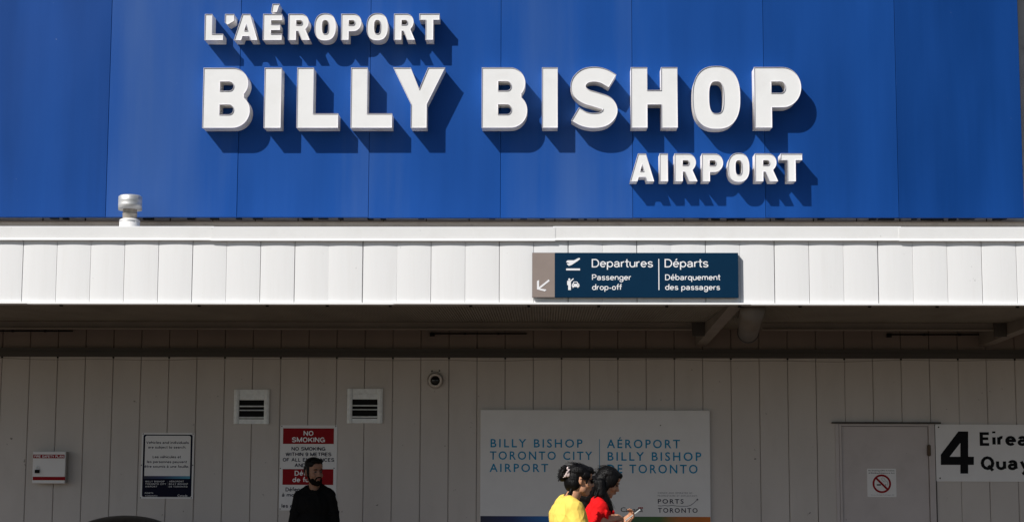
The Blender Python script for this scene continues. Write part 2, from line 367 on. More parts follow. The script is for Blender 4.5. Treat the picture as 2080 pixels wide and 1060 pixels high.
# lower lip of the fascia in overlapping lengths
lipj = [X_L] + [P(q, 618, YF)[0] for q in (62, 800, 1530)] + [X_R]
lip = thing('fascia_lip', '', '', (0, 0, 0)); lip.parent = bld
for k in ('label', 'category'): del lip[k]
for k in range(4):
    a, b_ = lipj[k]-(0.02 if k else 0), lipj[k+1]; dz = (0.0, -0.003, 0.001, -0.002)[k]; dy = (0, -0.002, 0, -0.002)[k]
    z0 = ZS+dz
    prof = [(YF-0.016+dy, z0), (YF-0.028+dy, z0+0.004), (YF-0.026+dy, z0+0.020), (YF-0.014+dy, Z_PAN0+0.012+dz), (YF+0.018, Z_PAN0+0.012+dz), (YF+0.018, z0+0.012), (YF+0.055, z0+0.012), (YF+0.055, z0)]
    n = len(prof); vs = [(a, y, z) for y, z in prof] + [(b_, y, z) for y, z in prof]
    fs = [(i, (i+1) % n, n+(i+1) % n, n+i) for i in range(n)] + [tuple(range(n)), tuple(range(2*n-1, n-1, -1))]
    mobj('lip_length', vs, fs, M_CAP, lip)
for px in (125, 405, 543, 665, 793, 956, 1074, 1216, 1354, 1502, 1625, 1766, 1903, 2066):
    x = P(px, 624, YF+0.05)[0]; g = G(); g.box(x-0.013, x+0.013, YF+0.03, YF+0.055, ZS-0.016, ZS-0.0005); g.obj('clip', M_DARK, lip)
# ribbed soffit
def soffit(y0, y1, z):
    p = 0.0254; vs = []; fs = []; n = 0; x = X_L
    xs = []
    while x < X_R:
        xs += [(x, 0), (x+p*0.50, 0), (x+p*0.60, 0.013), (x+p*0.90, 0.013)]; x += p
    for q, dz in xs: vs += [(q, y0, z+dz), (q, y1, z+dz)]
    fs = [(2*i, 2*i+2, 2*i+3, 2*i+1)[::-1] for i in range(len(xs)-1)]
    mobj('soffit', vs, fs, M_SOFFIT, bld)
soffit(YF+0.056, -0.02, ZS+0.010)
g = G(); g.box(X_L, X_R, YF+0.056, -0.02, ZS+0.03, ZS+0.06); g.obj('canopy_deck', M_STEEL, bld)
# roof of the canopy
g = G(); g.box(X_L, X_R, YF+0.10, -2.45, Z_CAPT-0.14, Z_CAPT-0.06); g.obj('canopy_roof', mat('roof_membrane', (0.72, 0.70, 0.67), 0.9, 0.08, 5), bld)
# ceiling beam along the wall, broken by the bracket
YBM = -1.06
zbm = ZS-0.068
for a, b_ in ((-60, 1413), (1548, 2025), (2110, 2400)):
    g = G(); g.box(max(X_L, P(a, 660, YBM)[0]), min(X_R, P(b_, 660, YBM)[0]), YBM, YBM+0.05, zbm, ZS+0.009); g.box(max(X_L, P(a, 660, YBM)[0])+0.001, min(X_R, P(b_, 660, YBM)[0])-0.001, YBM-0.03, YBM-0.0003, zbm+0.002, zbm+0.012); g.obj('ceiling_beam', M_BEAM, bld)
# sloping brackets from fascia back to wall, deep web plate beside them
for dx in (0, 3.05):
    xa = P(1492, 632, YF+0.1)[0]+dx; wd = 0.115
    v = []
    for y, z0, z1 in ((YF+0.08, ZS-0.012, ZS+0.009), (-0.0195, ZS-0.165, ZS+0.009)):
        v += [(xa-wd/2, y, z0), (xa+wd/2, y, z0), (xa+wd/2, y, z1), (xa-wd/2, y, z1)]
    mobj('bracket', v, [(0, 1, 2, 3)[::-1], (4, 5, 6, 7), (0, 4, 5, 1), (1, 5, 6, 2), (2, 6, 7, 3), (3, 7, 4, 0)], M_BEAM, bld)
    g = G(); g.box(xa-0.19, xa-0.062, YBM-0.04, YBM-0.02, ZS-0.13, ZS+0.009); g.obj('web_plate', M_STEEL, bld)
# fat duct
a = P(1527, 628, YF+0.2); b_ = P(1509, 682, -1.3)
duct = G(); A_ = Vector((a[0], YF+0.14, ZS-0.02)); B_ = Vector((b_[0]+0.02, -1.55, ZS-0.125))
duct.tube(A_, B_, 0.112, 0.1, n=32); d = duct.obj('drain_duct', mat('duct_paint', (0.15, 0.125, 0.10), 0.6, 0.15, 6), bld, True)
dv = (B_-A_).normalized(); g = G(); g.tube(B_-dv*0.03, B_+dv*0.012, 0.108, n=32); g.obj('collar', M_STEEL, d)

# wall under the cladding and the blue sheets
g = G(); g.box(X_L, X_R, YB+0.19, YB+0.40, Z_CAPT-0.3, ZB+3.6); upper = g.obj('upper_wall', M_LOWER, bld)
zt = P(1040, 449.5, YB+0.17)[1]
g = G(); g.box(X_L, X_R, YB+0.165, YB+0.189, zt-0.01, zt); g.obj('sill_strip', M_BEAM, upper)
for k in range(-12, 23):
    x = 0.4*k + 0.1; g = G(); g.box(x-0.004, x+0.004, YB+0.18, YB+0.189, zt, ZB+0.05); g.obj('joint_strip', M_DARK, upper)
XEND = P(2074, 220, YB)[0]
fade_sheens = {-4: 0.3, -3: 0.35, -2: 0.3, -1: 0.24, 0: 0.54, 1: 0.43, 2: 0.43, 3: 0.50, 4: 0.40, 5: 0.26, 6: 0.08}  # paleness per sheet; the left one darkened in colour for lens falloff
clad = G(); clad.box(X_L, XEND-0.01, YB+0.05, YB+0.188, ZB+0.02, ZB+3.5); clad = clad.obj('cladding', mat('cladding_frame', (0.006, 0.035, 0.15), 0.6), bld)
for i in range(-4, 7):
    x0 = -4.0604+1.2192*i; x1 = min(x0+1.2192, XEND)
    if x0 < X_L: x0 = X_L
    if x1 <= x0: continue
    g = G(); c = 0.003
    g.box(x0+0.0012, x1-0.0012, YB+random.uniform(0, 0.003), YB+0.049, ZB+random.uniform(-0.004, 0.003), ZB+3.5, c)
    o = g.obj('cladding_panel', M_BLUE, clad); o['fade_sheen'] = fade_sheens[i]
# drips and dark clips under the cladding edge
for k in range(60):
    x = random.uniform(X_L, XEND); g = G(); g.box(x-random.uniform(0.01, 0.06), x+random.uniform(0.01, 0.06), YB+0.06, YB+0.12, ZB-random.uniform(0.002, 0.012), ZB+0.021); g.obj('clip', M_DARK, clad)

# door in the siding
door = thing('door', '', '', (0, 0, 0)); door.parent = bld
for k in ('label', 'category'): del door[k]
sx0, sx1, _, sz1 = box_px(1711, 866, 1886, 1060, -0.005)
g = G(); g.box(sx0, sx1, -0.012, 0.0035, 0.01, sz1); slab = g.obj('door_slab', M_DOOR, door)
g = G(); g.box(DX0+0.001, sx0-0.006, -0.034, 0.0038, 0, DZ1-0.001); g.obj('jamb', M_DOOR, door)
g = G(); g.box(sx1+0.006, DX1-0.001, -0.034, 0.0038, 0, DZ1-0.001); g.obj('jamb', M_DOOR, door)
g = G(); g.box(sx0-0.0055, sx1+0.0055, -0.033, 0.0037, sz1+0.006, DZ1-0.001); g.obj('door_head', M_DOOR, door)
a = P(1690, 858, -0.05); b_ = P(1911, 858, -0.05)
g = G(); g.box(a[0], b_[0], -0.06, -0.0185, a[1]-0.008, a[1]+0.010); g.obj('drip_strip', M_STEEL, door)
g = G(); g.box(DX0-0.04, DX0-0.002, -0.028, -0.0183, 0, DZ1-0.002); g.obj('trim', M_DOOR, door)
g = G(); g.box(DX1+0.002, DX1+0.012, -0.03, -0.0183, 0, DZ1-0.002); g.obj('trim', M_STEEL, door)
hx, hz = P(1887, 914, -0.03)
for dz in (0, -0.85):
    g = G(); g.tube((hx, -0.038, hz-0.062+dz), (hx, -0.038, hz+0.062+dz), 0.009, n=12); g.box(hx-0.018, hx+0.02, -0.0355, -0.0125, hz-0.055+dz, hz+0.055+dz); g.obj('hinge', M_BRONZE, door)
g = G(); g.lathe_y(sx0+0.07, 1.0, [(0.0, -0.075), (0.026, -0.07), (0.03, -0.055), (0.012, -0.04), (0.012, -0.0125)], 16); g.obj('door_knob', M_GALV, slab, True)

# ------------------------------------------------------------------ channel letters
def arc(cx, cy, rx, ry, a0, a1, n=14):
    return [(cx+rx*math.cos(R(a0+(a1-a0)*i/n)), cy+ry*math.sin(R(a0+(a1-a0)*i/n))) for i in range(n+1)]
def sup(cx, cy, rx, ry, e, n=56):
    o = []
    for i in range(n):
        t = 2*math.pi*i/n; c, s = math.cos(t), math.sin(t)
        o.append((cx+rx*math.copysign(abs(c)**(2/e), c), cy+ry*math.copysign(abs(s)**(2/e), s)))
    return o
def stroke(pts, wdt):
    """S spine smoothed and widened"""
    q = [Vector(p) for p in pts]; q = [q[0]*2-q[1]] + q + [q[-1]*2-q[-2]]; sm = []
    for i in range(1, len(q)-2):
        for k in range(6):
            t = k/6
            sm.append(0.5*((2*q[i])+(q[i+1]-q[i-1])*t+(2*q[i-1]-5*q[i]+4*q[i+1]-q[i+2])*t*t+(3*q[i]-q[i-1]-3*q[i+1]+q[i+2])*t**3))
    sm.append(q[-2]); Lf, Rt = [], []
    for i, p in enumerate(sm):
        d = (sm[min(i+1, len(sm)-1)]-sm[max(i-1, 0)]).normalized(); nn = Vector((-d.y, d.x))*wdt/2
        Lf.append(tuple(p+nn)); Rt.append(tuple(p-nn))
    return Lf + Rt[::-1]
GL = {
 'L': (0.695, [[(0, 0), (.695, 0), (.695, .235), (.272, .235), (.272, 1), (0, 1)]]),
 'I': (0.28, [[(0, 0), (.28, 0), (.28, 1), (0, 1)]]),
 'B': (0.79, [[(0, 0)] + arc(.50, .285, .29, .285, -90, 50, 18) + arc(.485, .74, .27, .26, -42, 90, 18) + [(0, 1)],
              [(.28, .22)] + arc(.44, .305, .075, .085, -90, 90, 10) + [(.28, .39)], [(.28, .615)] + arc(.435, .695, .075, .08, -90, 90, 10) + [(.28, .775)]]),
 'Y': (0.8625, [[(.30, 0), (.56, 0), (.56, .39), (.8625, 1), (.58, 1), (.4325, .64), (.285, 1), (0, 1), (.30, .39)]]),
 'S': (0.77, [stroke([(.075, .225), (.22, .145), (.38, .118), (.55, .15), (.648, .27), (.59, .40), (.42, .465), (.24, .525), (.135, .63), (.14, .76), (.24, .86), (.39, .888), (.54, .86), (.69, .775)], .245)]),
 'H': (0.77, [[(0, 0), (.268, 0), (.268, .385), (.502, .385), (.502, 0), (.77, 0), (.77, 1), (.502, 1), (.502, .62), (.268, .62), (.268, 1), (0, 1)]]),
 'O': (0.79, [sup(.395, .5, .395, .52, 2.5), sup(.395, .5, .122, .268, 2.9)]),
 'P': (0.775, [[(0, 0), (.285, 0), (.285, .335)] + arc(.465, .6675, .31, .3325, -90, 90, 22) + [(0, 1)], [(.28, .57)] + arc(.44, .6675, .075, .0975, -90, 90, 10) + [(.28, .765)]]),
 'R': (0.81, [[(0, 0), (.29, 0), (.29, .35), (.375, .35), (.515, 0), (.82, 0), (.645, .40)] + arc(.48, .685, .29, .315, -50, 90, 20) + [(0, 1)], [(.29, .58)] + arc(.45, .675, .075, .095, -90, 90, 10) + [(.29, .77)]]),
 'A': (0.9, [[(0, 0), (.275, 0), (.32, .155), (.58, .155), (.625, 0), (.9, 0), (.595, 1), (.305, 1)], [(.385, .36), (.515, .36), (.45, .61)]]),
 'E': (0.72, [[(0, 0), (.72, 0), (.72, .235), (.30, .235), (.30, .385), (.65, .385), (.65, .61), (.30, .61), (.30, .765), (.72, .765), (.72, 1), (0, 1)]]),
 'T': (0.766, [[(.238, 0), (.528, 0), (.528, .77), (.766, .77), (.766, 1), (0, 1), (0, .77), (.238, .77)]]),
 "'": (0.34, [[(.10, .60), (.34, .74), (.34, 1), (0, 1), (0, .68)]]),
 'acc': (0.34, [[(0.03, 0), (.24, 0), (.34, .31), (.075, .31)]]),
}
LD = 0.165               # letter depth
def letter_parts(g_, X0, X1, Z0, Z1, parent, gname=''):
    wd, loops = GL[g_]
    top = 0.31 if g_ == 'acc' else 1.0
    lp = [[(X0+(X1-X0)*x/wd, Z0+(Z1-Z0)*y/top) for x, y in L_] for L_ in loops]
    yf = YB-LD
    off = origin(parent)
    def cur(ext, fill, bev, rs=2):
        def f():
            cu = bpy.data.curves.new('t', 'CURVE'); cu.dimensions = '2D'; cu.fill_mode = fill; cu.extrude = ext; cu.bevel_depth = bev; cu.bevel_resolution = 1
            for L_ in lp:
                s = cu.splines.new('POLY'); s.points.add(len(L_)-1); s.use_cyclic_u = True
                for p_, q in zip(s.points, L_): p_.co = (q[0], q[1], 0, 1)
            return cu
        return curve_mesh(f)
    def place(me, y, m, name):
        co = np.empty(len(me.vertices)*3); me.vertices.foreach_get('co', co); co = co.reshape(-1, 3)
        new = np.stack([co[:, 0]-off.x, y-co[:, 2]-off.y, co[:, 1]-off.z], 1)
        me.vertices.foreach_set('co', new.ravel().astype(np.float32)); me.update(); me.materials.clear(); me.materials.append(m); me.name = name
        return link(bpy.data.objects.new(name, me), parent)
    place(cur((LD-0.006)/2, 'BOTH', 0), YB-LD/2+0.003, M_RET, 'return')
    place(cur(0, 'FRONT', 0), yf-0.001+0.004, M_FACE, 'face')
    place(cur(0.005, 'NONE', 0.0018), yf+0.002, M_TRIM, 'trim')
def word(items, y0, y1, line, group):
    zs0 = np.mean([P((a+b)/2, yb, YB-LD)[1] for _, a, b, yt, yb, _l in items])
    zs1 = np.mean([P((a+b)/2, yt, YB-LD)[1] for _, a, b, yt, yb, _l in items])
    for ch, a, b_, yt, yb, lab in items:
        ym = (yt+yb)/2; X0 = P(a, ym, YB-LD)[0]; X1 = P(b_, ym, YB-LD)[0]
        t = thing('channel_letter', lab, 'letter', ((X0+X1)/2, YB, zs0), group)
        h = zs1-zs0
        letter_parts('E' if ch == 'É' else ch, X0, X1, zs0, zs1, t)
        if ch == 'É':
            xa, za = P(549.7, 25.2, YB-LD); xb, zb_ = P(568, 9, YB-LD)
            letter_parts('acc', xa, xb, za, zb_, t)
rowA = [('L', 416.2, 453.4, "small white letter L beginning L'AÉROPORT"), ("'", 457, 475, "small white apostrophe after the L of L'AÉROPORT"), ('A', 476, 523.4, "small white letter A after the apostrophe in L'AÉROPORT"),
        ('É', 534.6, 572.6, "small white letter É with its accent in L'AÉROPORT"), ('R', 586, 629, "small white letter R right after the É in L'AÉROPORT"), ('O', 639, 682, "small white letter O between R and P in L'AÉROPORT"),
        ('P', 693.4, 734, "small white letter P in the middle of L'AÉROPORT"), ('O', 745, 787.6, "small white letter O right after the P in L'AÉROPORT"), ('R', 800.6, 842, "small white letter R just before the final T of L'AÉROPORT"), ('T', 852, 892.4, "small white letter T ending L'AÉROPORT")]
word([(c, a, b, 29.3, 81.8, l) for c, a, b, l in rowA], 0, 0, 0, "letters of the top sign line")
rowB = [('B', 412.5, 508, 'large white letter B beginning BILLY'), ('I', 537, 571, 'large white letter I in BILLY'), ('L', 603.4, 687.4, 'large white letter L right after the I in BILLY'), ('L', 713, 796.7, 'large white letter L right before the Y in BILLY'), ('Y', 799, 903.5, 'large white letter Y ending BILLY'),
        ('B', 979, 1071, 'large white letter B beginning BISHOP'), ('I', 1101.3, 1132.6, 'large white letter I in BISHOP'), ('S', 1159, 1254, 'large white letter S in BISHOP'), ('H', 1282, 1376, 'large white letter H in BISHOP'), ('O', 1407, 1503.4, 'large white letter O in BISHOP'), ('P', 1532.6, 1627.5, 'large white letter P ending BISHOP')]
word([(c, a, b, 139.6-0.0028*((a+b)/2-460), 260.3-0.001*((a+b)/2-460), l) for c, a, b, l in rowB], 0, 0, 0, 'letters of the large middle sign line')
rowC = [('A', 1279.8, 1328.4, 'small white letter A beginning the lower word AIRPORT'), ('I', 1340, 1356.5, 'small white letter I in the lower word AIRPORT'), ('R', 1370.4, 1415.7, 'small white letter R between I and P in the lower word AIRPORT'), ('P', 1426, 1468.7, 'small white letter P in the lower word AIRPORT'), ('O', 1479, 1522, 'small white letter O in the lower word AIRPORT'), ('R', 1533.7, 1579.4, 'small white letter R between O and T in the lower word AIRPORT'), ('T', 1586, 1629.4, 'small white letter T ending the lower word AIRPORT')]
word([(c, a, b, 313.5-0.006*((a+b)/2-1300), 369.2-0.006*((a+b)/2-1300), l) for c, a, b, l in rowC], 0, 0, 0, 'letters of the lower sign line')

# ------------------------------------------------------------------ plain grotesque lettering drawn as strokes
# glyph: (width, [strokes]); a stroke is a list of points; ('a', cx, cy, rx, ry, a0, a1) runs an arc. Box is 0..1 across, 0..1 up (capitals) or x-height (small letters)
def _c(L_):
    o = []
    for q in L_:
        if q[0] == 'a': o += arc(q[1], q[2], q[3], q[4], q[5], q[6], 12)
        else: o.append(q)
    return o
CAPS = {
 'A': (.84, [[(0, 0), (.5, 1), (1, 0)], [(.2, .34), (.8, .34)]]),
 'B': (.76, [[(0, 0), (0, 1), (.6, 1), ('a', .6, .765, .36, .235, 90, -90), (0, .53)], [(.5, .53), ('a', .62, .265, .38, .265, 90, -90), (0, 0)]]),
 'C': (.82, [[('a', .5, .5, .5, .5, 40, 320)]]),
 'D': (.80, [[(0, 0), (0, 1), (.45, 1), ('a', .45, .5, .55, .5, 90, -90), (0, 0)]]),
 'E': (.68, [[(1, 1), (0, 1), (0, 0), (1, 0)], [(0, .53), (.9, .53)]]),
 'F': (.64, [[(1, 1), (0, 1), (0, 0)], [(0, .5), (.85, .5)]]),
 'G': (.86, [[('a', .5, .5, .5, .5, 40, 350), (1, .46), (.55, .46)], [(1, .46), (1, 0)]]),
 'H': (.78, [[(0, 0), (0, 1)], [(1, 0), (1, 1)], [(0, .52), (1, .52)]]),
 'I': (.14, [[(.5, 0), (.5, 1)]]),
 'K': (.80, [[(0, 0), (0, 1)], [(1, 1), (0, .33)], [(.33, .56), (1, 0)]]),
 'L': (.62, [[(0, 1), (0, 0), (1, 0)]]),
 'M': (.92, [[(0, 0), (0, 1), (.5, .02), (1, 1), (1, 0)]]),
 'N': (.78, [[(0, 0), (0, 1), (1, 0), (1, 1)]]),
 'O': (.86, [[('a', .5, .5, .5, .5, 90, 450)]]),
 'P': (.72, [[(0, 0), (0, 1), (.58, 1), ('a', .58, .73, .42, .27, 90, -90), (0, .46)]]),
 'Q': (.86, [[('a', .5, .5, .5, .5, 90, 450)], [(.58, .28), (1, -.04)]]),
 'R': (.77, [[(0, 0), (0, 1), (.58, 1), ('a', .58, .745, .40, .255, 90, -90), (0, .49)], [(.55, .49), ('a', .62, .29, .32, .2, 90, 0), (.97, 0)]]),
 'S': (.74, [[('a', .5, .755, .46, .245, 15, 180), ('a', .42, .755, .38, .235, 180, 262), (.62, .47), ('a', .55, .26, .45, .22, 80, 0), ('a', .5, .25, .5, .25, 0, -168)]]),
 'T': (.72, [[(0, 1), (1, 1)], [(.5, 1), (.5, 0)]]),
 'U': (.78, [[(0, 1), (0, .35), ('a', .5, .36, .5, .36, 180, 360), (1, 1)]]),
 'V': (.78, [[(0, 1), (.5, 0), (1, 1)]]),
 'W': (1.1, [[(0, 1), (.25, 0), (.5, 1), (.75, 0), (1, 1)]]),
 'X': (.78, [[(0, 0), (1, 1)], [(0, 1), (1, 0)]]),
 'Y': (.78, [[(0, 1), (.5, .44), (1, 1)], [(.5, .44), (.5, 0)]]),
 '4': (.74, [[(.72, 0), (.72, 1), (0, .26), (1, .26)]]),
 '9': (.66, [[('a', .5, .68, .5, .32, 0, 360), ('a', .5, .45, .5, .45, 0, -140)]]),
 '0': (.66, [[('a', .5, .5, .5, .5, 90, 450)]]), '7': (.62, [[(0, 1), (1, 1), (.3, 0)]]),
}
LOW = {
 'a': (.66, [[('a', .46, .70, .42, .30, 165, 0), (.88, .2), (1, .0)], [(.88, .6), (.42, .53), ('a', .40, .27, .40, .27, 95, 270), ('a', .45, .45, .43, .45, 270, 360)]]),
 'b': (.68, [[(0, 0), (0, 1.42)], [('a', .5, .5, .5, .5, 180, 540)]]),
 'c': (.62, [[('a', .5, .5, .5, .5, 45, 315)]]),
 'd': (.68, [[(1, 0), (1, 1.42)], [('a', .5, .5, .5, .5, 0, 360)]]),
 'e': (.66, [[(0.02, .53), (1, .53), ('a', .5, .5, .5, .5, 3, 318)]]),
 'f': (.42, [[(1.15, 1.4), ('a', 1.0, 1.12, .62, .28, 100, 180), (.38, 0)], [(-.3, 1), (1.15, 1)]]),
 'g': (.68, [[(1, 1), (1, .05), ('a', .5, .05, .5, .43, 0, -165)], [('a', .5, .5, .5, .5, 0, 360)]]),
 'h': (.64, [[(0, 0), (0, 1.42)], [(0, .55), ('a', .5, .55, .5, .45, 180, 0), (1, 0)]]),
 'i': (.14, [[(.5, 0), (.5, 1)], [(.5, 1.26), (.5, 1.44)]]),
 'k': (.62, [[(0, 0), (0, 1.42)], [(1, 1), (0, .3)], [(.35, .56), (1, 0)]]),
 'j': (.2, [[(.7, 1), (.7, -.2), (.1, -.38)], [(.7, 1.26), (.7, 1.44)]]),
 'l': (.14, [[(.5, 0), (.5, 1.42)]]),
 'm': (1.0, [[(0, 0), (0, 1)], [(0, .6), ('a', .25, .62, .25, .38, 180, 0), (.5, 0)], [(.5, .6), ('a', .75, .62, .25, .38, 180, 0), (1, 0)]]),
 'n': (.64, [[(0, 0), (0, 1)], [(0, .55), ('a', .5, .55, .5, .45, 180, 0), (1, 0)]]),
 'o': (.69, [[('a', .5, .5, .5, .5, 90, 450)]]),
 'p': (.68, [[(0, -.38), (0, 1)], [('a', .5, .5, .5, .5, 180, 540)]]),
 'q': (.68, [[(1, -.38), (1, 1)], [('a', .5, .5, .5, .5, 0, 360)]]),
 'r': (.45, [[(0, 0), (0, 1)], [(0, .5), ('a', .8, .5, .8, .48, 180, 80)]]),
 's': (.58, [[('a', .5, .75, .46, .25, 15, 180), ('a', .42, .75, .38, .23, 180, 262), (.62, .47), ('a', .55, .26, .45, .22, 80, 0), ('a', .5, .25, .5, .25, 0, -168)]]),
 't': (.42, [[(.38, 1.32), (.38, .2), ('a', .85, .2, .47, .2, 180, 285)], [(-.3, 1), (1.1, 1)]]),
 'u': (.64, [[(0, 1), (0, .45), ('a', .5, .45, .5, .45, 180, 360)], [(1, 1), (1, 0)]]),
 'v': (.64, [[(0, 1), (.5, 0), (1, 1)]]),
 'w': (.92, [[(0, 1), (.25, 0), (.5, 1), (.75, 0), (1, 1)]]),
 'z': (.6, [[(0, 1), (1, 1), (0, 0), (1, 0)]]),
 'x': (.62, [[(0, 0), (1, 1)], [(0, 1), (1, 0)]]),
 'y': (.64, [[(0, 1), (.52, .02)], [(1, 1), (.42, -.28), (.1, -.38)]]),
}
ACC = {'é': ('e', 1), 'è': ('e', -1), 'à': ('a', -1), 'ê': ('e', 2), 'É': ('E', 1)}
XH = 0.735
def glyph(ch, t):
    """-> advance, list of centre lines in units of the capital height, for stroke weight t"""
    if ch == ' ': return .34, []
    if ch == '-': return .36, [[(.03, .34), (.33, .34)]]
    if ch in '.:': return .16, [[(.08, 0), (.08, t)]] + ([[(.08, .5), (.08, .5+t)]] if ch == ':' else [])
    extra = []
    base = ch
    if ch in ACC:
        base, k = ACC[ch]; up = ch == 'É'; w_ = (CAPS if up else LOW)[base][0]; y0, y1 = (1.08, 1.25) if up else (.84, 1.02)
        if k == 2: extra = [[(w_/2-.12, y0), (w_/2, y1), (w_/2+.12, y0)]]
        else: extra = [[(w_/2-.04*k, y0), (w_/2+.10*k, y1)]]
    if base in LOW:
        w_, st_ = LOW[base]; h = XH
    else:
        w_, st_ = CAPS[base]; h = 1.0
    w_ = max(w_, t*1.02) if base not in 'Iil' else t
    out = []
    for s_ in st_:
        out.append([((t/2+x*(w_-t)) if base not in 'Iil' else t/2, (t/2+y*(h-t)) if 0 <= y <= 1 else (y*h)) for x, y in _c(s_)])
    return w_, out + extra
def ribbon(pts, t):
    """centre line -> strip of quads with mitred joints"""
    q = [Vector(p) for p in pts]; q2 = [q[0]]
    for p in q[1:]:
        if (p-q2[-1]).length > 1e-4: q2.append(p)
    q = q2; n = len(q); V = []; closed = (q[0]-q[-1]).length < 1e-3 and n > 4
    for i in range(n):
        a = (q[i]-q[i-1]).normalized() if i > 0 else ((q[-1]-q[-2]).normalized() if closed else None)
        b = (q[i+1]-q[i]).normalized() if i < n-1 else ((q[1]-q[0]).normalized() if closed else None)
        a = a or b; b = b or a
        na, nb = Vector((-a.y, a.x)), Vector((-b.y, b.x)); m = (na+nb)
        if m.length < 1e-3: m = na
        m.normalize(); k = min(1/max(m.dot(na), .3), 1.9)
        V += [q[i]+m*(t/2*k), q[i]-m*(t/2*k)]
    return V, [(2*i, 2*i+1, 2*i+3, 2*i+2) for i in range(n-1)]
def stext(body, x0, x1, z0, z1, Y, m, parent, weight=0.13, track=0.055, name='lettering'):
    x = 0.0; polys = []
    for ch in body:
        w_, st_ = glyph(ch, weight)
        for s_ in st_: polys.append(([(p[0]+x, p[1]) for p in s_]))
        x += w_+track+(weight*0.2 if ch != ' ' else 0)-(0.05 if ch in 'rft' else 0)
    allx = [p[0] for s_ in polys for p in s_]; a, b = min(allx)-weight/2, max(allx)+weight/2
    h = z1-z0; sx = (x1-x0)/(b-a) if x1 is not None else h
    g = G()
    cutp = []
    for s_ in polys:            # break a stroke where it turns back sharply
        cur_ = [Vector(s_[0])]
        for i in range(1, len(s_)):
            p = Vector(s_[i])
            if (p-cur_[-1]).length < 1e-4: continue
            if len(cur_) > 1:
                d0 = (cur_[-1]-cur_[-2]).normalized(); d1 = (p-cur_[-1]).normalized()
                if d0.dot(d1) < -0.1:
                    e = weight*0.42; k = cur_[-1]; cur_[-1] = k+d0*e; cutp.append(cur_); cur_ = [k-d1*e]
            cur_.append(p)
        cutp.append(cur_)
    for i, s_ in enumerate(cutp):
        V, F = ribbon(s_, weight)
        y = Y - 0.00012*(i % 4)
        g.add([(x0+(p.x-a)*sx, y, z0+p.y*h) for p in V], F)
    return g.obj(name, m, parent)
def stext_px(body, x0, x1, ytop, ybase, Y, m, parent, **k):
    ym = (ytop+ybase)/2; X0 = P(x0, ym, Y)[0]; X1 = P(x1, ym, Y)[0] if x1 is not None else None
    xm = x0 if x1 is None else (x0+x1)/2
    return stext(body, X0, X1, P(xm, ybase, Y)[1], P(xm, ytop, Y)[1], Y, m, parent, **k)

# ------------------------------------------------------------------ roof vent
vx = P(264, 430, -3.05)[0]; vy = -3.05
zr = Z_CAPT-0.06
vt = thing('roof_vent', 'galvanised round roof vent pipe with drum cap above the canopy', 'vent', (vx, vy, zr))
S_ = lambda py: P(264, py, -3.05)[1]
g = G(); g.lathe(vx, vy, [(0.094, zr-0.002), (0.09, S_(447)), (0.07, S_(445))]); g.obj('base_sleeve', M_PVC, vt, True)
g = G(); g.lathe(vx, vy, [(0.06, S_(446)+0.012), (0.062, S_(446)+0.01), (0.094, S_(449)), (0.094, S_(449)-0.006), (0.06, S_(449)+0.002)]); g.obj('storm_collar', M_GALV, vt, True)
g = G(); g.lathe(vx, vy, [(0.064, S_(449)), (0.064, S_(436)), (0.067, S_(435.5)), (0.067, S_(434)), (0.064, S_(433.5)), (0.064, S_(420))]); g.obj('pipe', mat('weathered_pipe', (0.42, 0.38, 0.33), 0.55, 0.25, 14, metal=0.3), vt, True)
g = G(); zc = [S_(427), S_(418), S_(416.8), S_(415.6), S_(409), S_(407.8), S_(406.6), S_(400)]
g.lathe(vx, vy, [(0.062, zc[0]+0.01), (0.10, zc[0]+0.006), (0.1055, zc[0]), (0.1055, zc[1]), (0.1072, zc[2]), (0.1055, zc[3]), (0.1055, zc[4]), (0.1072, zc[5]), (0.1055, zc[6]), (0.1055, zc[7]), (0.09, zc[7]+0.012), (0.0, zc[7]+0.016)], 48)
g.obj('drum_cap', M_GALV, vt, True)

# ------------------------------------------------------------------ wayfinding sign on the fascia
YD = YF-0.055
dx0, dx1, dz0, dz1 = box_px(1081, 513.3, 1499.8, 604, YD)
ds = thing('departures_sign', 'navy and taupe departures sign with white pictograms on the white fascia', 'sign', ((dx0+dx1)/2, YD+0.04, dz0))
xm = P(1127, 560, YD)[0]
g = G(); g.box(dx0, dx1, YD+0.002, YD+0.042, dz0, dz1); g.obj('sign_tray', M_NAVY, ds)
g = G(); g.box(xm, dx1-0.001, YD, YD+0.0016, dz0+0.001, dz1-0.001); g.obj('navy_panel', M_NAVY, ds)
g = G(); g.box(dx0+0.001, xm-0.001, YD, YD+0.0016, dz0+0.001, dz1-0.001); g.obj('taupe_panel', M_TAUPE, ds)
for q in (0.15, 0.85):
    x = dx0+(dx1-dx0)*q; g = G(); g.box(x-0.02, x+0.02, YD+0.0422, YF+0.02, dz0+0.03, dz1-0.03); g.obj('standoff', M_GALVD, ds)
YT = YD-0.002
stext_px('Departures', 1202, 1326.3, 526, 543, YT, M_PRINTW, ds, weight=0.125)
stext_px('Départs', 1350, 1438.8, 526, 543, YT, M_PRINTW, ds, weight=0.125)
stext_px('Passenger', 1202.5, 1282.5, 557.2, 569, YT, M_PRINTW, ds, weight=0.14)
stext_px('drop-off', 1202.5, 1263.8, 577.5, 589, YT, M_PRINTW, ds, weight=0.14)
stext_px('Débarquement', 1351, 1464, 557.2, 569, YT, M_PRINTW, ds, weight=0.14)
stext_px('des passagers', 1351, 1462.5, 577.5, 589, YT, M_PRINTW, ds, weight=0.14)
rect_px(1337.4, 525.8, 1339.2, 589, YT, M_PRINTW, ds, 'divider', 0.0015)
cv = lambda L_: [(1120+x/10.6, 510+y/10.6) for x, y in L_]
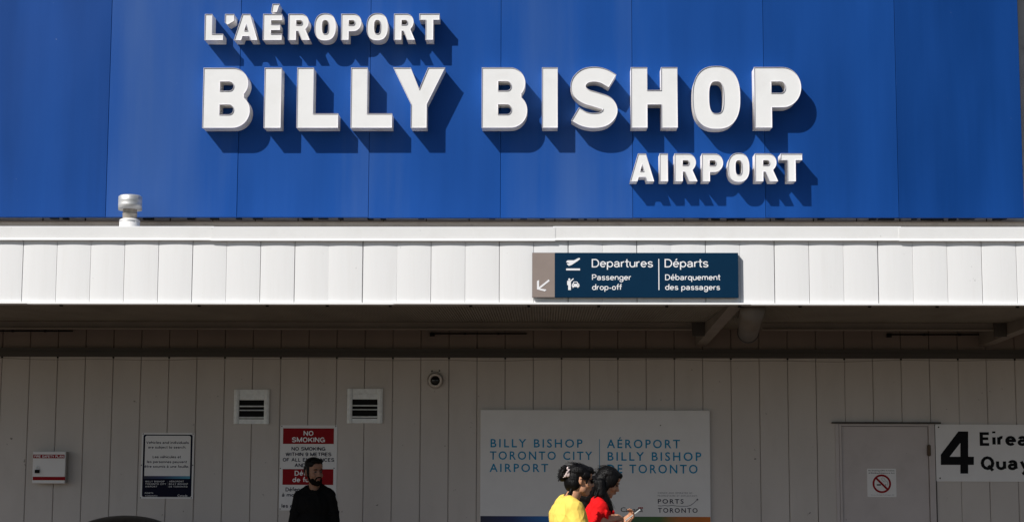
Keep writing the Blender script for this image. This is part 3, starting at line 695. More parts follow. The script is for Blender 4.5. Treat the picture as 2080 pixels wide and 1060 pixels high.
flat_px(cv([(318, 228), (350, 198), (485, 198), (580, 150), (612, 150), (617, 172), (560, 215), (440, 295), (375, 317), (340, 285), (333, 262), (400, 274), (360, 250), (325, 240)]), YT, M_PRINTW, ds, 'pictogram', 0.0015)
rect_px(1150, 545.2, 1178.2, 548.9, YT, M_PRINTW, ds, 'pictogram', 0.0015)
flat_px(cv([(385+23*math.cos(t*math.pi/8), 608+23*math.sin(t*math.pi/8)) for t in range(16)]), YT, M_PRINTW, ds, 'pictogram', 0.0015)
flat_px(cv([(340, 650), (350, 636), (405, 636), (468, 582), (484, 598), (420, 660), (420, 835), (362, 835), (362, 730), (340, 730)]), YT, M_PRINTW, ds, 'pictogram', 0.0015)
flat_px(cv([(440, 740), (440, 715), (462, 692), (478, 655), (555, 655), (580, 692), (602, 715), (602, 765), (580, 768), (580, 788), (560, 788), (560, 768), (478, 768), (478, 788), (457, 788), (457, 765), (440, 762)]), YT, M_PRINTW, ds, 'pictogram', 0.0015)
flat_px(cv([(477, 697), (490, 670), (545, 670), (560, 697)]), YT-0.001, M_NAVY, ds, 'pictogram', 0.0008)
for cx_ in (467, 572):
    flat_px(cv([(cx_+10*math.cos(t*math.pi/5), 724+10*math.sin(t*math.pi/5)) for t in range(10)]), YT-0.001, M_NAVY, ds, 'pictogram', 0.0008)
ar = lambda L_: [(1040+x/4, 480+y/4) for x, y in L_]
flat_px(ar([(298, 350), (306, 362), (228, 424), (280, 432), (268, 446), (203, 430), (203, 362), (220, 355), (220, 412)]), YT, M_PRINTW, ds, 'arrow', 0.0015)

# ------------------------------------------------------------------ things on the wall under the canopy
YW = -0.018
def screw(x, y, Y, parent, r=0.006):
    X, Z = P(x, y, Y); g = G(); g.lathe_y(X, Z, [(0.0, Y-0.004), (r*0.8, Y-0.0035), (r, Y-0.0002)], 10); g.obj('screw', M_DARK, parent)
# fire safety plan box
YQ = -0.14
bx0, bx1, bz0, bz1 = box_px(66, 916.3, 132.6, 981.3, YQ)
fb = thing('fire_safety_box', 'small white lockable box with red bands reading FIRE SAFETY PLAN', 'box', ((bx0+bx1)/2, YW, bz0))
g = G(); g.box(bx0+0.004, bx1-0.004, YQ+0.014, YW-0.0005, bz0+0.004, bz1-0.004); g.obj('box_body', mat('box_paint', (0.35, 0.33, 0.31), 0.5), fb)
g = G(); g.box(bx0, bx1, YQ, YQ+0.0135, bz0, bz1, 0.006); lid = g.obj('box_door', M_SIGNW, fb)
rect_px(67.5, 922.5, 131, 930, YQ-0.0015, M_RED, fb, 'red_band', 0.001); rect_px(66.5, 967.5, 132.3, 974.5, YQ-0.0015, M_RED, fb, 'red_band', 0.001)
stext_px('FIRE SAFETY PLAN', 70, 129, 923.8, 928.8, YQ-0.0022, M_PRINTW, fb, weight=0.17)
lx, lz = P(76, 957, YQ); g = G(); g.box(lx-0.024, lx+0.024, YQ-0.022, YQ-0.0005, lz-0.016, lz+0.02, 0.004); lk = g.obj('padlock', M_DARK, fb)
g = G()
for k in range(8):
    t0, t1 = math.pi*k/8, math.pi*(k+1)/8
    g.tube((lx+0.015*math.cos(t0), YQ-0.011, lz+0.02+0.036*math.sin(t0)), (lx+0.015*math.cos(t1), YQ-0.011, lz+0.02+0.036*math.sin(t1)), 0.0045, n=8)
g.obj('shackle', M_GALVD, lk)
# subject-to-search sign
YS = -0.026
def rrect(X0, X1, Z0, Z1, r, n=5):
    return arc(X1-r, Z0+r, r, r, -90, 0, n)+arc(X1-r, Z1-r, r, r, 0, 90, n)+arc(X0+r, Z1-r, r, r, 90, 180, n)+arc(X0+r, Z0+r, r, r, 180, 270, n)
a0, a1, c0, c1 = box_px(286.5, 878.5, 393.3, 1012, YS)
vs_ = thing('search_notice', 'white and navy bilingual notice that vehicles and individuals are subject to search', 'sign', ((a0+a1)/2, YW, c0))
g = G(); g.box(a0, a1, YS, YW-0.0003, c0, c1); g.obj('plate', M_SIGNW, vs_)
m_ = 0.018
g = G(); g.prism(rrect(a0+m_, a1-m_, c0+m_, c1-m_, 0.02), YS-0.001, YS-0.0003); g.obj('navy_field', M_NAVYD, vs_)
zb0 = P(340, 966, YS)[1]; zb1 = P(340, 971.5, YS)[1]
g = G(); i_ = m_+0.02; g.prism([(a0+i_, zb0), (a1-i_, zb0)]+arc(a1-i_-0.02, c1-i_-0.012, 0.02, 0.02, 0, 90, 5)+arc(a0+i_+0.02, c1-i_-0.012, 0.02, 0.02, 90, 180, 5), YS-0.0018, YS-0.0011); g.obj('white_field', M_SIGNW, vs_)
g = G(); g.box(a0+i_-0.006, a1-i_+0.001, YS-0.0018, YS-0.0011, zb1, zb0-0.0005); g.obj('gradient_band', ramp_mat('band_blue', [(0, (.004, .006, .03)), (.4, (.006, .03, .12)), (1, (.05, .28, .42))], a0+i_, a1-i_), vs_)
q = lambda x: 270+x/6.233
qy = lambda y: 860+y/6.233
for s, x0, x1, yt, yb in (('Vehicles and individuals', 170, 708, 222, 254), ('are subject to search.', 193, 672, 282, 313), ('Les véhicules et', 250, 610, 403, 435), ('les personnes peuvent', 178, 685, 465, 497), ('être soumis à une fouille.', 147, 708, 525, 556)):
    stext_px(s, q(x0), q(x1), qy(yt), qy(yb), YS-0.0026, M_PRINTN, vs_, weight=0.17)
for s, x0, x1, yt, yb in (('BILLY BISHOP', 160, 400, 720, 739), ('TORONTO CITY', 156, 420, 752, 771), ('AIRPORT', 155, 306, 784, 803), ('AÉROPORT', 458, 645, 720, 739), ('BILLY BISHOP', 456, 696, 752, 771), ('DE TORONTO', 455, 690, 785, 804), ('PORTS', 152, 256, 868, 885), ('TORONTO', 152, 308, 903, 920), ('Canada', 565, 688, 895, 921)):
    text_px(s, q(x0), q(x1), qy(yt), qy(yb), YS-0.0018, M_PRINTW, vs_, bold=0.004, space=1.15)
rect_px(q(435), qy(722), q(437), qy(803), YS-0.0018, M_PRINTG, vs_, 'divider', 0.0006)
for x, y in ((q(130), qy(128)), (q(762), qy(128)), (q(108), qy(524)), (q(757), qy(524)), (q(96), qy(936)), (q(738), qy(936))): screw(x, y, YS, vs_)
# no smoking sign
b0, b1, e0, e1 = box_px(568, 863, 684, 1036, YS)
ns = thing('no_smoking_sign', 'tall white bilingual no smoking sign with two red panels behind the man', 'sign', ((b0+b1)/2, YW, e0))
g = G(); g.prism(rrect(b0, b1, e0, e1, 0.015), YS, YW-0.0003); g.obj('plate', M_SIGNW, ns)
u = lambda x: 420+x/3.3115
v_ = lambda y: 740+y/3.3115
rect_px(u(513), v_(428), u(855), v_(533), YS-0.0012, M_RED, ns, 'red_panel', 0.0009); rect_px(u(510), v_(702), u(851), v_(808), YS-0.0012, M_RED, ns, 'red_panel', 0.0009)
for s, x0, x1, yt, yb, mm in (('NO', 651, 718, 445, 478, M_PRINTW), ('SMOKING', 573, 795, 488, 522, M_PRINTW), ('NO SMOKING', 570, 798, 553, 578, M_PRINTN), ('WITHIN 9 METRES', 530, 838, 590, 615, M_PRINTN), ('OF ALL ENTRANCES', 511, 857, 627, 652, M_PRINTN), ('AND EXITS', 591, 777, 664, 689, M_PRINTN),
                        ('Défense', 591, 772, 713, 746, M_PRINTW), ('de fumer', 576, 774, 757, 790, M_PRINTW), ('Défense de fumer', 530, 828, 826, 852, M_PRINTN), ('à moins de 9 mètres', 505, 855, 863, 888, M_PRINTN), ('de toutes', 600, 760, 900, 925, M_PRINTN), ('les entrées et sorties', 503, 850, 937, 962, M_PRINTN)):
    stext_px(s, u(x0), u(x1), v_(yt), v_(yb), YS-0.0021, mm, ns, weight=0.175)
for x, y in ((505, 415), (868, 415), (495, 697), (856, 696), (493, 970), (862, 968)): screw(u(x), v_(y), YS, ns)
# wall vents
def wall_vent(x0, y0, x1, y1, lab):
    Y = -0.045
    A, B, C, D_ = box_px(x0, y0, x1, y1, Y); W_ = B-A
    t = thing('wall_vent', lab, 'vent', ((A+B)/2, YW, C), 'square wall vents')
    f = 0.055
    g = G(); g.box(A+0.006, B-0.006, -0.0215, YW-0.0004, C+0.006, D_-0.006); g.obj('dark_throat', M_DARK, t)
    for s in (0, 1):
        xa = A if s == 0 else B-f
        g = G(); n = 6; vs = []
        prof = [(xa+f*k/n, Y-0.012*math.sin(math.pi*k/n)) for k in range(n+1)]
        vs = [(xa, -0.0218, C)]+[(x, y, C) for x, y in prof]+[(xa+f, -0.0218, C)]; m2 = len(vs); vs += [(x, y, D_) for x, y, _ in vs]
        fs = [(i, i+1, m2+i+1, m2+i) for i in range(m2-1)]+[tuple(range(m2-1, -1, -1)), tuple(range(m2, 2*m2)), (m2-1, 0, m2, 2*m2-1)]
        mobj('frame_side', vs, fs, M_GALVD, t, False)
    g = G(); g.box(A+f+0.0005, B-f-0.0005, Y+0.006, -0.0218, D_-f*0.98, D_-0.001); g.obj('frame_top', M_GALVD, t)
    g = G(); g.box(A+f+0.0005, B-f-0.0005, Y+0.006, -0.0218, C+0.001, C+f*0.95); g.obj('frame_bottom', M_GALVD, t)
    H_ = D_-C
    for zz, hh, yy in ((0.77, 0.029, -0.034), (0.508, 0.005, -0.042), (0.392, 0.003, -0.036), (0.182, 0.006, -0.044)):
        z = C+H_*zz; g = G()
        g.add([(A+f+0.001, yy, z-hh), (B-f-0.001, yy, z-hh), (B-f-0.001, yy, z+hh), (A+f+0.001, yy, z+hh), (A+f+0.001, -0.0219, z+hh+0.006), (B-f-0.001, -0.0219, z+hh+0.006), (B-f-0.001, -0.0219, z+hh+0.003), (A+f+0.001, -0.0219, z+hh+0.003)],
              [(0, 1, 2, 3), (3, 2, 5, 4), (1, 0, 7, 6), (0, 3, 4, 7), (2, 1, 6, 5), (4, 5, 6, 7)])
        g.obj('louvre', M_GALVD, t)
wall_vent(475, 790.6, 546.6, 860.6, 'square grey louvred wall vent to the left of the no smoking sign')
wall_vent(705, 789, 777, 859.3, 'square grey louvred wall vent to the right of the no smoking sign')
# round fixture
fx, fz = P(884.3, 771.7, -0.05)
rf = thing('round_wall_fixture', 'round grey wall fixture with a black centre high on the siding', 'fixture', (fx, YW, fz-0.09))
g = G(); g.lathe_y(fx, fz, [(0.0, YW-0.0005), (0.094, YW-0.0005), (0.094, -0.032), (0.086, -0.038)], 40); g.obj('base_ring', M_WALL, rf, True)
g = G(); g.lathe_y(fx, fz-0.004, [(0.078, -0.03), (0.076, -0.075), (0.068, -0.09), (0.052, -0.086), (0.050, -0.05), (0.0, -0.049)], 40); g.obj('bezel', mat('fixture_grey', (0.62, 0.57, 0.53), 0.5), rf, True)
g = G(); g.lathe_y(fx, fz-0.004, [(0.049, -0.06), (0.046, -0.072), (0.03, -0.08), (0.0, -0.083)], 32); g.obj('lens', M_GLASS, rf, True)
for x, y in ((877.5, 753), (892.8, 752.5)): screw(x, y, YW, rf, 0.009)
# airport board
YN = -0.07
n0, n1, _, o1 = box_px(975.5, 832.3, 1442.8, 1060, YN)
o0 = P(1208, 1105, YN)[1]
bd = thing('airport_board', 'wide pale board with blue airport name lettering behind the two women', 'board', ((n0+n1)/2, YW, o0))
g = G(); g.box(n0, n1, YN, YW-0.0004, o0, o1, 0.004); g.obj('board_panel', M_SIGNW, bd)
zs_ = P(1208, 1048, YN)[1]
g = G(); g.box(n0+0.0045, n1-0.0045, YN-0.0018, YN-0.0003, o0+0.005, zs_)
g.obj('colour_band', ramp_mat('band_rainbow', [(0, (.003, .004, .03)), (.14, (.004, .02, .12)), (.30, (.01, .16, .5)), (.45, (.02, .2, .25)), (.62, (.03, .1, .04)), (.78, (.05, .12, .02)), (.86, (.4, .12, .01)), (1, (.5, .12, .0))], n0, n1), bd)
k_ = lambda x: 960+x/4
ky = lambda y: 800+y/4
for s, x0, x1, yt, yb in (('BILLY BISHOP', 146, 893, 366, 431), ('TORONTO CITY', 140, 972, 466, 531), ('AIRPORT', 138, 614, 566, 630), ('AÉROPORT', 1091, 1685, 370, 437), ('BILLY BISHOP', 1097, 1858, 472, 539), ('DE TORONTO', 1094, 1828, 573, 641)):
    text_px(s, k_(x0), k_(x1), ky(yt), ky(yb), YN-0.0012, M_PRINTB, bd, bold=0.012, space=1.32)
rect_px(k_(1029), ky(365), k_(1034), ky(640), YN-0.0015, M_PRINTB, bd, 'divider', 0.001)
for s, x0, x1, yt, yb, mm, bo in (('OWNED AND OPERATED BY:', 1505, 1790, 795, 808, M_PRINTG, 0), ('PROPRIÉTAIRE ET EXPLOITANT:', 1505, 1828, 818, 831, M_PRINTG, 0), ('PORTS', 1505, 1714, 852, 887, M_PRINTN, .012), ('TORONTO', 1506, 1828, 925, 961, M_PRINTN, .012), ('Canada', 1203, 1383, 919, 955, M_PRINTK, 0.004)):
    text_px(s, k_(x0), k_(x1), ky(yt), ky(yb), YN-0.0012, mm, bd, bold=bo, space=1.3 if s != 'Canada' else 0.95)
g = G()
for ca, cb, m__ in ((1346, 1356, 0), (1358, 1372, 0), (1374, 1384, 0)):
    X0, X1, Z0, Z1 = box_px(k_(ca), ky(917), k_(cb), ky(929), YN-0.0015); g.box(X0, X1, YN-0.0015, YN-0.0004, Z0, Z1)
g.obj('flag_mark', M_RED, bd)
pts = [(1505, 905), (1530, 907), (1560, 903), (1585, 907), (1620, 902), (1660, 908), (1700, 909), (1745, 909), (1770, 902), (1795, 885), (1815, 865), (1828, 852)]
g = G()
for (xa, ya), (xb, yb) in zip(pts, pts[1:]):
    A = P(k_(xa), ky(ya), YN); B = P(k_(xb), ky(yb), YN); g.tube((A[0], YN-0.0008, A[1]), (B[0], YN-0.0008, B[1]), 0.003, n=6)
A = P(k_(1826), ky(855), YN); g.lathe_y(A[0], A[1], [(0.0, YN-0.0016), (0.010, YN-0.0012), (0.010, YN-0.0004)], 10)
g.obj('wave_line', M_PRINTG, bd)
X, Z = P(k_(1527), ky(253), YN); g = G(); g.lathe_y(X, Z, [(0.0, YN-0.002), (0.006, YN-0.001), (0.006, YN-0.0003)], 8); g.obj('screw', M_DARK, bd)
# no smoking sticker on the door
YK = -0.0135
h0, h1, i0, i1 = box_px(1761.5, 951, 1820.5, 1008.5, YK)
st = thing('no_smoking_sticker', 'small white sticker with red crossed-out cigarette on the door', 'sticker', ((h0+h1)/2, -0.012, i0))
g = G(); g.prism(rrect(h0, h1, i0, i1, 0.01, 3), YK, -0.0123); g.obj('sticker_sheet', M_SIGNW, st)
kx = lambda x: 1750+x/13.25
kz = lambda y: 940+y/13.25
cX, cZ = P(kx(545), kz(552), YK); rr = (P(kx(795), kz(552), YK)[0]-P(kx(295), kz(552), YK)[0])/2
g = G(); n = 40; y_ = YK-0.0008; vs = []
for r_ in (rr, rr*0.79): vs += [(cX+r_*math.cos(2*math.pi*i/n), y_, cZ+r_*math.sin(2*math.pi*i/n)) for i in range(n)]
g.add(vs, [(i, (i+1) % n, n+(i+1) % n, n+i)[::-1] for i in range(n)])
d_ = rr*0.84; h_ = rr*0.11
c45 = math.sqrt(.5)
g.add([(cX+(a*c45+b*c45), y_-0.0003, cZ+(-a*c45+b*c45)) for a, b in ((-d_, -h_), (d_, -h_), (d_, h_), (-d_, h_))], [(0, 1, 2, 3)])
g.obj('red_ring', M_RED, st)
rect_px(kx(410), kz(565), kx(520), kz(600), YK-0.0006, M_PRINTK, st, 'cigarette', 0.0004); rect_px(kx(640), kz(565), kx(658), kz(600), YK-0.0006, M_PRINTK, st, 'cigarette', 0.0004)
g = G(); sm = [(690, 600), (705, 545), (690, 490), (640, 470), (620, 430), (600, 395), (560, 390), (535, 420), (560, 455), (585, 490), (640, 505)]
for (xa, ya), (xb, yb) in zip(sm, sm[1:]):
    A = P(kx(xa), kz(ya), YK); B = P(kx(xb), kz(yb), YK); g.tube((A[0], YK-0.0005, A[1]), (B[0], YK-0.0005, B[1]), 0.0016, n=5)
g.obj('smoke', M_PRINTG, st)
stext_px('No Smoking within 9 metres', kx(185), kx(885), kz(183), kz(215), YK-0.0005, M_PRINTK, st, weight=0.18)
stext_px('of Building Entrance or Exit', kx(190), kx(890), kz(248), kz(280), YK-0.0005, M_PRINTK, st, weight=0.18)
text_px('Toronto Municipal Code Chapter 709', kx(255), kx(872), kz(842), kz(865), YK-0.0005, M_PRINTG, st)
# address sign
YA = -0.034
j0, _, l0, l1 = box_px(1900.8, 861.5, 2080, 977.5, YA)
j1 = P(2178, 920, YA)[0]
ad = thing('address_sign', 'white street number sign with large black 4 beside the door', 'sign', ((j0+j1)/2, YW, l0))
g = G(); g.prism(rrect(j0, j1, l0, l1, 0.012, 3), YA, YW-0.0132); g.box(j0+0.1, j0+0.14, YW-0.013, YW-0.0003, l0+0.05, l1-0.05); g.box(j1-0.14, j1-0.1, YW-0.013, YW-0.0003, l0+0.05, l1-0.05); g.obj('plate', M_SIGNW, ad)
c4 = lambda L_: [P(1640+x/2.945, 700+y/2.945, YA-0.0012) for x, y in L_]
g = G()
for i, L_ in enumerate(([(915, 517), (962, 517), (962, 769), (915, 769)], [(798, 668), (996, 668), (996, 717), (798, 717)], [(903, 517), (917, 517), (917, 583), (850, 669), (798, 669), (798, 655)])):
    q_ = c4(L_); g.add([(x, YA-0.0012-0.0002*i, z) for x, z in q_], [tuple(range(len(q_)))[::-1]])
g.obj('lettering', M_PRINTK, ad)
stext_px('Eireann', 1990, 2137, 877.3, 905, YA-0.0012, M_PRINTK, ad, weight=0.205)
stext_px('Quay', 1992, 2092, 926, 954, YA-0.0012, M_PRINTK, ad, weight=0.205)
for x, y in ((1906.5, 867), (1909.5, 970.5), (2172, 868), (2172, 970)): screw(x, y, YA, ad, 0.008)

# ------------------------------------------------------------------ domed bin
bxx, bzz = P(253.5, 1046.3, -1.2)
bn = thing('domed_bin', 'black dome-topped bin at the lower left edge of the photo', 'bin', (bxx, -1.2, 0))
zt_ = bzz; ra_, rb_ = 0.49, 0.19
g = G(); g.lathe(bxx, -1.2, [(0.0, 0.001), (0.40, 0.001), (0.42, 0.03), (0.45, zt_-rb_-0.03), (0.455, zt_-rb_-0.012)], 40); g.obj('bin_body', M_BIN, bn, True)
g = G(); g.lathe(bxx, -1.2, [(0.456, zt_-rb_-0.04), (ra_, zt_-rb_-0.04)]+[(ra_*math.cos(t*math.pi/28), zt_-rb_+rb_*math.sin(t*math.pi/28)) for t in range(15)], 48); g.obj('dome_lid', M_BIN, bn, True)

# ------------------------------------------------------------------ people
def sphere_grid(nu=16, nv=10):
    vs = [(0, 0, 1)]; fs = []
    for j in range(1, nv):
        p = math.pi*j/nv
        vs += [(math.sin(p)*math.cos(2*math.pi*i/nu), math.sin(p)*math.sin(2*math.pi*i/nu), math.cos(p)) for i in range(nu)]
    vs.append((0, 0, -1)); L_ = len(vs)-1
    for i in range(nu): fs.append((0, 1+i, 1+(i+1) % nu)); fs.append((L_, 1+(nv-2)*nu+(i+1) % nu, 1+(nv-2)*nu+i))
    for j in range(nv-2):
        for i in range(nu):
            a = 1+j*nu+i; b = 1+j*nu+(i+1) % nu; fs.append((a, a+nu, b+nu, b))
    return np.array(vs), fs
SPV, SPF = sphere_grid()
class Body:
    """overlapping rounded forms that are fused into one continuous skin"""
    def __init__(s): s.v = []; s.f = []; s.n = 0; s.M = Matrix.Identity(4)
    def _add(s, pts, f):
        R3 = np.array(s.M.to_3x3()); T = np.array(s.M.translation)
        pts = pts @ R3.T + T
        s.v.append(pts); s.f += [tuple(i+s.n for i in q) for q in f]; s.n += len(pts)
    def ell(s, c, r, rot=None):
        p = SPV*np.array(r)
        if rot: p = p @ np.array(Euler([R(a) for a in rot]).to_matrix()).T
        s._add(p+np.array(c), SPF); return s
    def cap(s, a, b, ra, rb=None):
        rb = ra if rb is None else rb
        a = Vector(a); b = Vector(b); d = b-a; L_ = d.length; d.normalize(); u = d.orthogonal().normalized(); v = d.cross(u)
        B3 = np.array([u, v, d]).T
        p = SPV.copy(); up = p[:, 2] >= -1e-9
        # equator ring belongs to both ends: stretch upper half to b, lower to a
        q = np.where(up[:, None], p*rb+np.array([0, 0, L_]), p*ra)
        s._add(q @ B3.T + np.array(a), SPF); return s
    def chain(s, *pr):
        for (p, r), (q, t) in zip(pr, pr[1:]): s.cap(p, q, r, t)
        return s
    def mesh(s, voxel, smooth=6, wrinkle=0.0):
        me = bpy.data.meshes.new('b'); me.from_pydata([tuple(q) for q in np.concatenate(s.v)], [], s.f); me.update()
        bm = bmesh.new(); bm.from_mesh(me); bmesh.ops.recalc_face_normals(bm, faces=bm.faces); bm.to_mesh(me); bm.free()
        o = bpy.data.objects.new('tmp', me); COL.objects.link(o)
        m = o.modifiers.new('r', 'REMESH'); m.mode = 'VOXEL'; m.voxel_size = voxel; m.use_smooth_shade = True
        if smooth: k = o.modifiers.new('s', 'SMOOTH'); k.factor = 0.5; k.iterations = smooth
        bpy.context.view_layer.update()
        out = bpy.data.meshes.new_from_object(o.evaluated_get(bpy.context.evaluated_depsgraph_get()))
        bpy.data.objects.remove(o); bpy.data.meshes.remove(me)
        out.polygons.foreach_set('use_smooth', [True]*len(out.polygons))
        if wrinkle:         # cloth folds: soft creases that run mostly down and across the body
            nv = [v.normal.copy() for v in out.vertices]
            for v, n_ in zip(out.vertices, nv):
                c = v.co; a = mnoise.noise(Vector((c.x*9+c.z*4, c.y*9-c.z*3, c.z*5))); e = mnoise.noise(Vector((c.x*16-c.z*9, c.y*16+c.z*7, c.z*11+5)))
                v.co = c + n_*(wrinkle*((1-abs(a))**5*1.6 + (1-abs(e))**5*0.7 - 0.7))
        return out
    def obj(s, name, m, parent, voxel=0.006, smooth=6, wrinkle=0.0):
        me = s.mesh(voxel, smooth, wrinkle); me.name = name; me.materials.clear(); me.materials.append(m)
        return link(bpy.data.objects.new(name, me), parent)

def skin_mat(name, c): return mat(name, c, 0.5, 0.06, 25, sss=0.12, spec=0.35, bump=0.06, bscale=250)
def cloth_mat(name, c, sh=0.1): return mat(name, c, 0.85, 0.06, 14, (1, 1, 0.6), bump=0.8, bscale=17, spec=0.12)
M_HAIR = mat('black_hair', (0.0035, 0.003, 0.003), 0.42, 0.4, 90, (1, 1, 0.3), bump=0.5, bscale=140, spec=0.14)
M_SKIN1 = skin_mat('skin_light_brown', (0.29, 0.15, 0.095)); M_SKIN2 = skin_mat('skin_brown', (0.50, 0.255, 0.15))
M_BLACK = cloth_mat('black_cotton', (0.004, 0.004, 0.0045), 0.02); M_YELLOW = cloth_mat('yellow_cotton', (0.86, 0.61, 0.12), 0.05)
M_REDC = cloth_mat('red_cotton', (0.72, 0.010, 0.012), 0.05)
M_JEAN = cloth_mat('dark_denim', (0.02, 0.025, 0.045)); M_SHOE = mat('dark_shoe', (0.02, 0.02, 0.02), 0.6)
M_EYEW = mat('eye_white', (0.13, 0.11, 0.10), 0.4, spec=0.1); M_IRIS = mat('dark_iris', (0.01, 0.006, 0.004), 0.2)
M_LIP = mat('lip', (0.26, 0.09, 0.075), 0.45)

def head_form(B, fem=False):
    """face looks along -Y, origin mid-head, about 0.235 tall"""
    k = 0.94 if fem else 1.0
    B.ell((0, .014, .034), (.073*k, .092, .084)); B.ell((0, -.022, -.022), (.060*k, .062, .082))
    B.ell((0, -.050, -.078), (.036 if fem else .042, .032, .030)); B.ell((0, -.067, -.096), (.018, .016, .015))
    for s in (-1, 1):
        B.ell((s*.034, -.056, -.028), (.026, .026, .026)); B.ell((s*.048, -.010, -.068), (.016, .034, .026), (25, 0, 0))
        B.ell((s*.027, -.074, .024), (.022, .012, .008)); B.ell((s*.013, -.094, -.031), (.008, .009, .007))
        B.ell((s*.072*k, .018, -.004), (.008, .019, .030), (-12, 0, s*18)); B.ell((s*.072*k, .010, -.026), (.008, .010, .012))
    B.chain(((0, -.078, .022), .009), ((0, -.094, -.012), .0095), ((0, -.103, -.027), .012))
    B.ell((0, -.084, -.050), (.024, .012, .008)); B.ell((0, -.083, -.064), (.020, .011, .008)); B.ell((0, -.068, .055), (.05, .02, .03))
def face_parts(Mx, P_, parent, m_brow=M_HAIR, eyes=True):
    for s in (-1, 1):
        if eyes:
            b = Body(); b.M = Mx; b.ell((s*.029, -.0765, .004), (.0135, .008, .0075)); b.obj('eye', M_EYEW, parent, .0015, 1)
            b = Body(); b.M = Mx; b.ell((s*.029, -.083, .004), (.006, .003, .006)); b.obj('iris', M_IRIS, parent, .0012, 1)
        b = Body(); b.M = Mx; b.chain(((s*.012, -.089, .022), .0036), ((s*.030, -.087, .027), .0042), ((s*.046, -.074, .021), .003)); b.obj('eyebrow', m_brow, parent, .002, 1)
    b = Body(); b.M = Mx; b.ell((0, -.093, -.0525), (.021, .006, .0042)); b.ell((0, -.092, -.0625), (.017, .006, .005)); b.obj('lips', M_LIP, parent, .002, 1)
def hand(B, wrist, f, n, side, curl=(18, 28, 22), spread=.021):
    """palm, four unequal fingers, thumb from the side of the palm; f = finger direction, n = the way the palm faces"""
    w_ = Vector(wrist); f = Vector(f).normalized(); n = Vector(n); n = (n-f*n.dot(f)).normalized(); s = f.cross(n)*side
    for k in range(4):
        o = (1.5-k)*spread
        B.cap(w_+f*.01+s*o*.55, w_+f*.088+s*o, .0135, .0115)
        d = f.copy(); p = w_+f*.088+s*o; ln = (.042, .047, .044, .034)[k]; r_ = .0092
        ax = f.cross(n)
        for j in range(3):
            d = (Matrix.Rotation(R(curl[j]*(1+.12*k)), 3, ax) @ d); q = p+d*ln; B.cap(p, q, r_, r_*.9); p = q; ln *= .68; r_ *= .9
    p = w_+f*.028+s*.028; d = (f*.62+s*.62+n*.38).normalized(); q = p+d*.045; B.cap(p, q, .0145, .0115); d2 = (f*.85+s*.1+n*.45).normalized(); q2 = q+d2*.034; B.cap(q, q2, .0112, .0095); B.cap(q2, q2+(d2*.6+f*.4).normalized()*.024, .0095, .008)
def legs(B, hip, kn=(0, 0), an=(0, 0), g=0.0, z_h=.90):
    for i, s in enumerate((-1, 1)):
        B.chain(((s*.09, .0, z_h), .088+g), ((s*.10, kn[i], .50), .058+g), ((s*.10, an[i], .09), .040+g))
def shoes(an, parent, m=M_SHOE):
    for i, s in enumerate((-1, 1)):
        b = Body(); b.ell((s*.10, an[i]-.055, .042), (.046, .135, .040)); b.ell((s*.10, an[i]+.01, .075), (.048, .06, .05)); b.ell((s*.10, an[i]-.12, .035), (.044, .06, .033)); b.obj('shoe', m, parent, .008, 4)

def person(label, loc, rz):
    t = thing('person', label, 'person', loc); t.rotation_euler = (0, 0, R(rz)); return t

# --- the man in black, body to the street, head turned to his left
mx, mz = P(640, 927, -1.35)
man = person('bearded man in a black sweatshirt standing in the shade before the siding', (mx, -1.35, 0), 4)
HT = mz
HM = Matrix.Translation((-.005, -.035, HT-.150)) @ Matrix.Rotation(R(33), 4, 'Z') @ Matrix.Rotation(R(2), 4, 'X') @ Matrix.Scale(1.10, 4)
zs = HT-.362            # shoulder joint height
B = Body(); B.M = HM; head_form(B); B.M = Matrix.Identity(4)
B.chain(((0, .0, HT-.20), .056), ((0, .02, zs+.03), .062))
B.ell((0, .015, zs-.10), (.155, .105, .15)); B.ell((0, .01, zs-.32), (.145, .10, .17)); B.ell((0, .01, .93), (.155, .105, .12))
for s in (-1, 1):
    B.chain(((s*.145, .015, zs-.03), .052), ((s*.195, .030, zs-.28), .044), ((s*.215, -.01, zs-.52), .032))
    hand(B, (s*.215, -.015, zs-.535), (0, -.15, -1), (-s, 0, 0), 1 if s < 0 else -1)
legs(B, .93); B.ell((-.10, -.05, .04), (.04, .11, .03)); B.ell((.10, -.05, .04), (.04, .11, .03))
B.obj('body', M_SKIN1, man, .006, 5)
b = Body()      # sweatshirt: drop shoulders, loose body, sleeves
b.ell((0, .018, zs-.115), (.175, .125, .165)); b.ell((0, .015, zs-.34), (.180, .135, .22)); b.ell((0, .03, zs+.012), (.095, .07, .045))
for s in (-1, 1):
    up = .012 if s > 0 else 0
    b.chain(((s*.070, .024, zs+.034+up), .048), ((s*.150, .018, zs-.035+up), .064), ((s*.198, .030, zs-.27), .060), ((s*.215, -.005, zs-.50), .044))
    for q in range(3): b.cap((s*.16, -.03+.02*q, zs-.20-.05*q), (s*.235, .02, zs-.18-.06*q), .018, .012)
b.chain(((-.060, -.030, zs+.036), .013), ((-.03, -.062, zs+.016), .013), ((.03, -.062, zs+.020), .013), ((.062, -.030, zs+.052), .013), ((.066, .02, zs+.075), .013), ((.04, .07, zs+.085), .013), ((-.04, .07, zs+.075), .013), ((-.066, .02, zs+.055), .013), ((-.060, -.030, zs+.036), .013))
b.ell((0, .02, zs+.03), (.062, .06, .03))
b.chain(((-.10, -.11, zs-.45), .02), ((.02, -.125, zs-.40), .016), ((.12, -.10, zs-.36), .02))
b.obj('sweatshirt', M_BLACK, man, .007, 5, .004)
b = Body(); legs(b, .93, g=.022, z_h=.92); b.ell((0, .012, .95), (.175, .125, .11)); b.obj('trousers', M_JEAN, man, .01, 5); shoes((0, 0), man)
b = Body(); b.M = HM
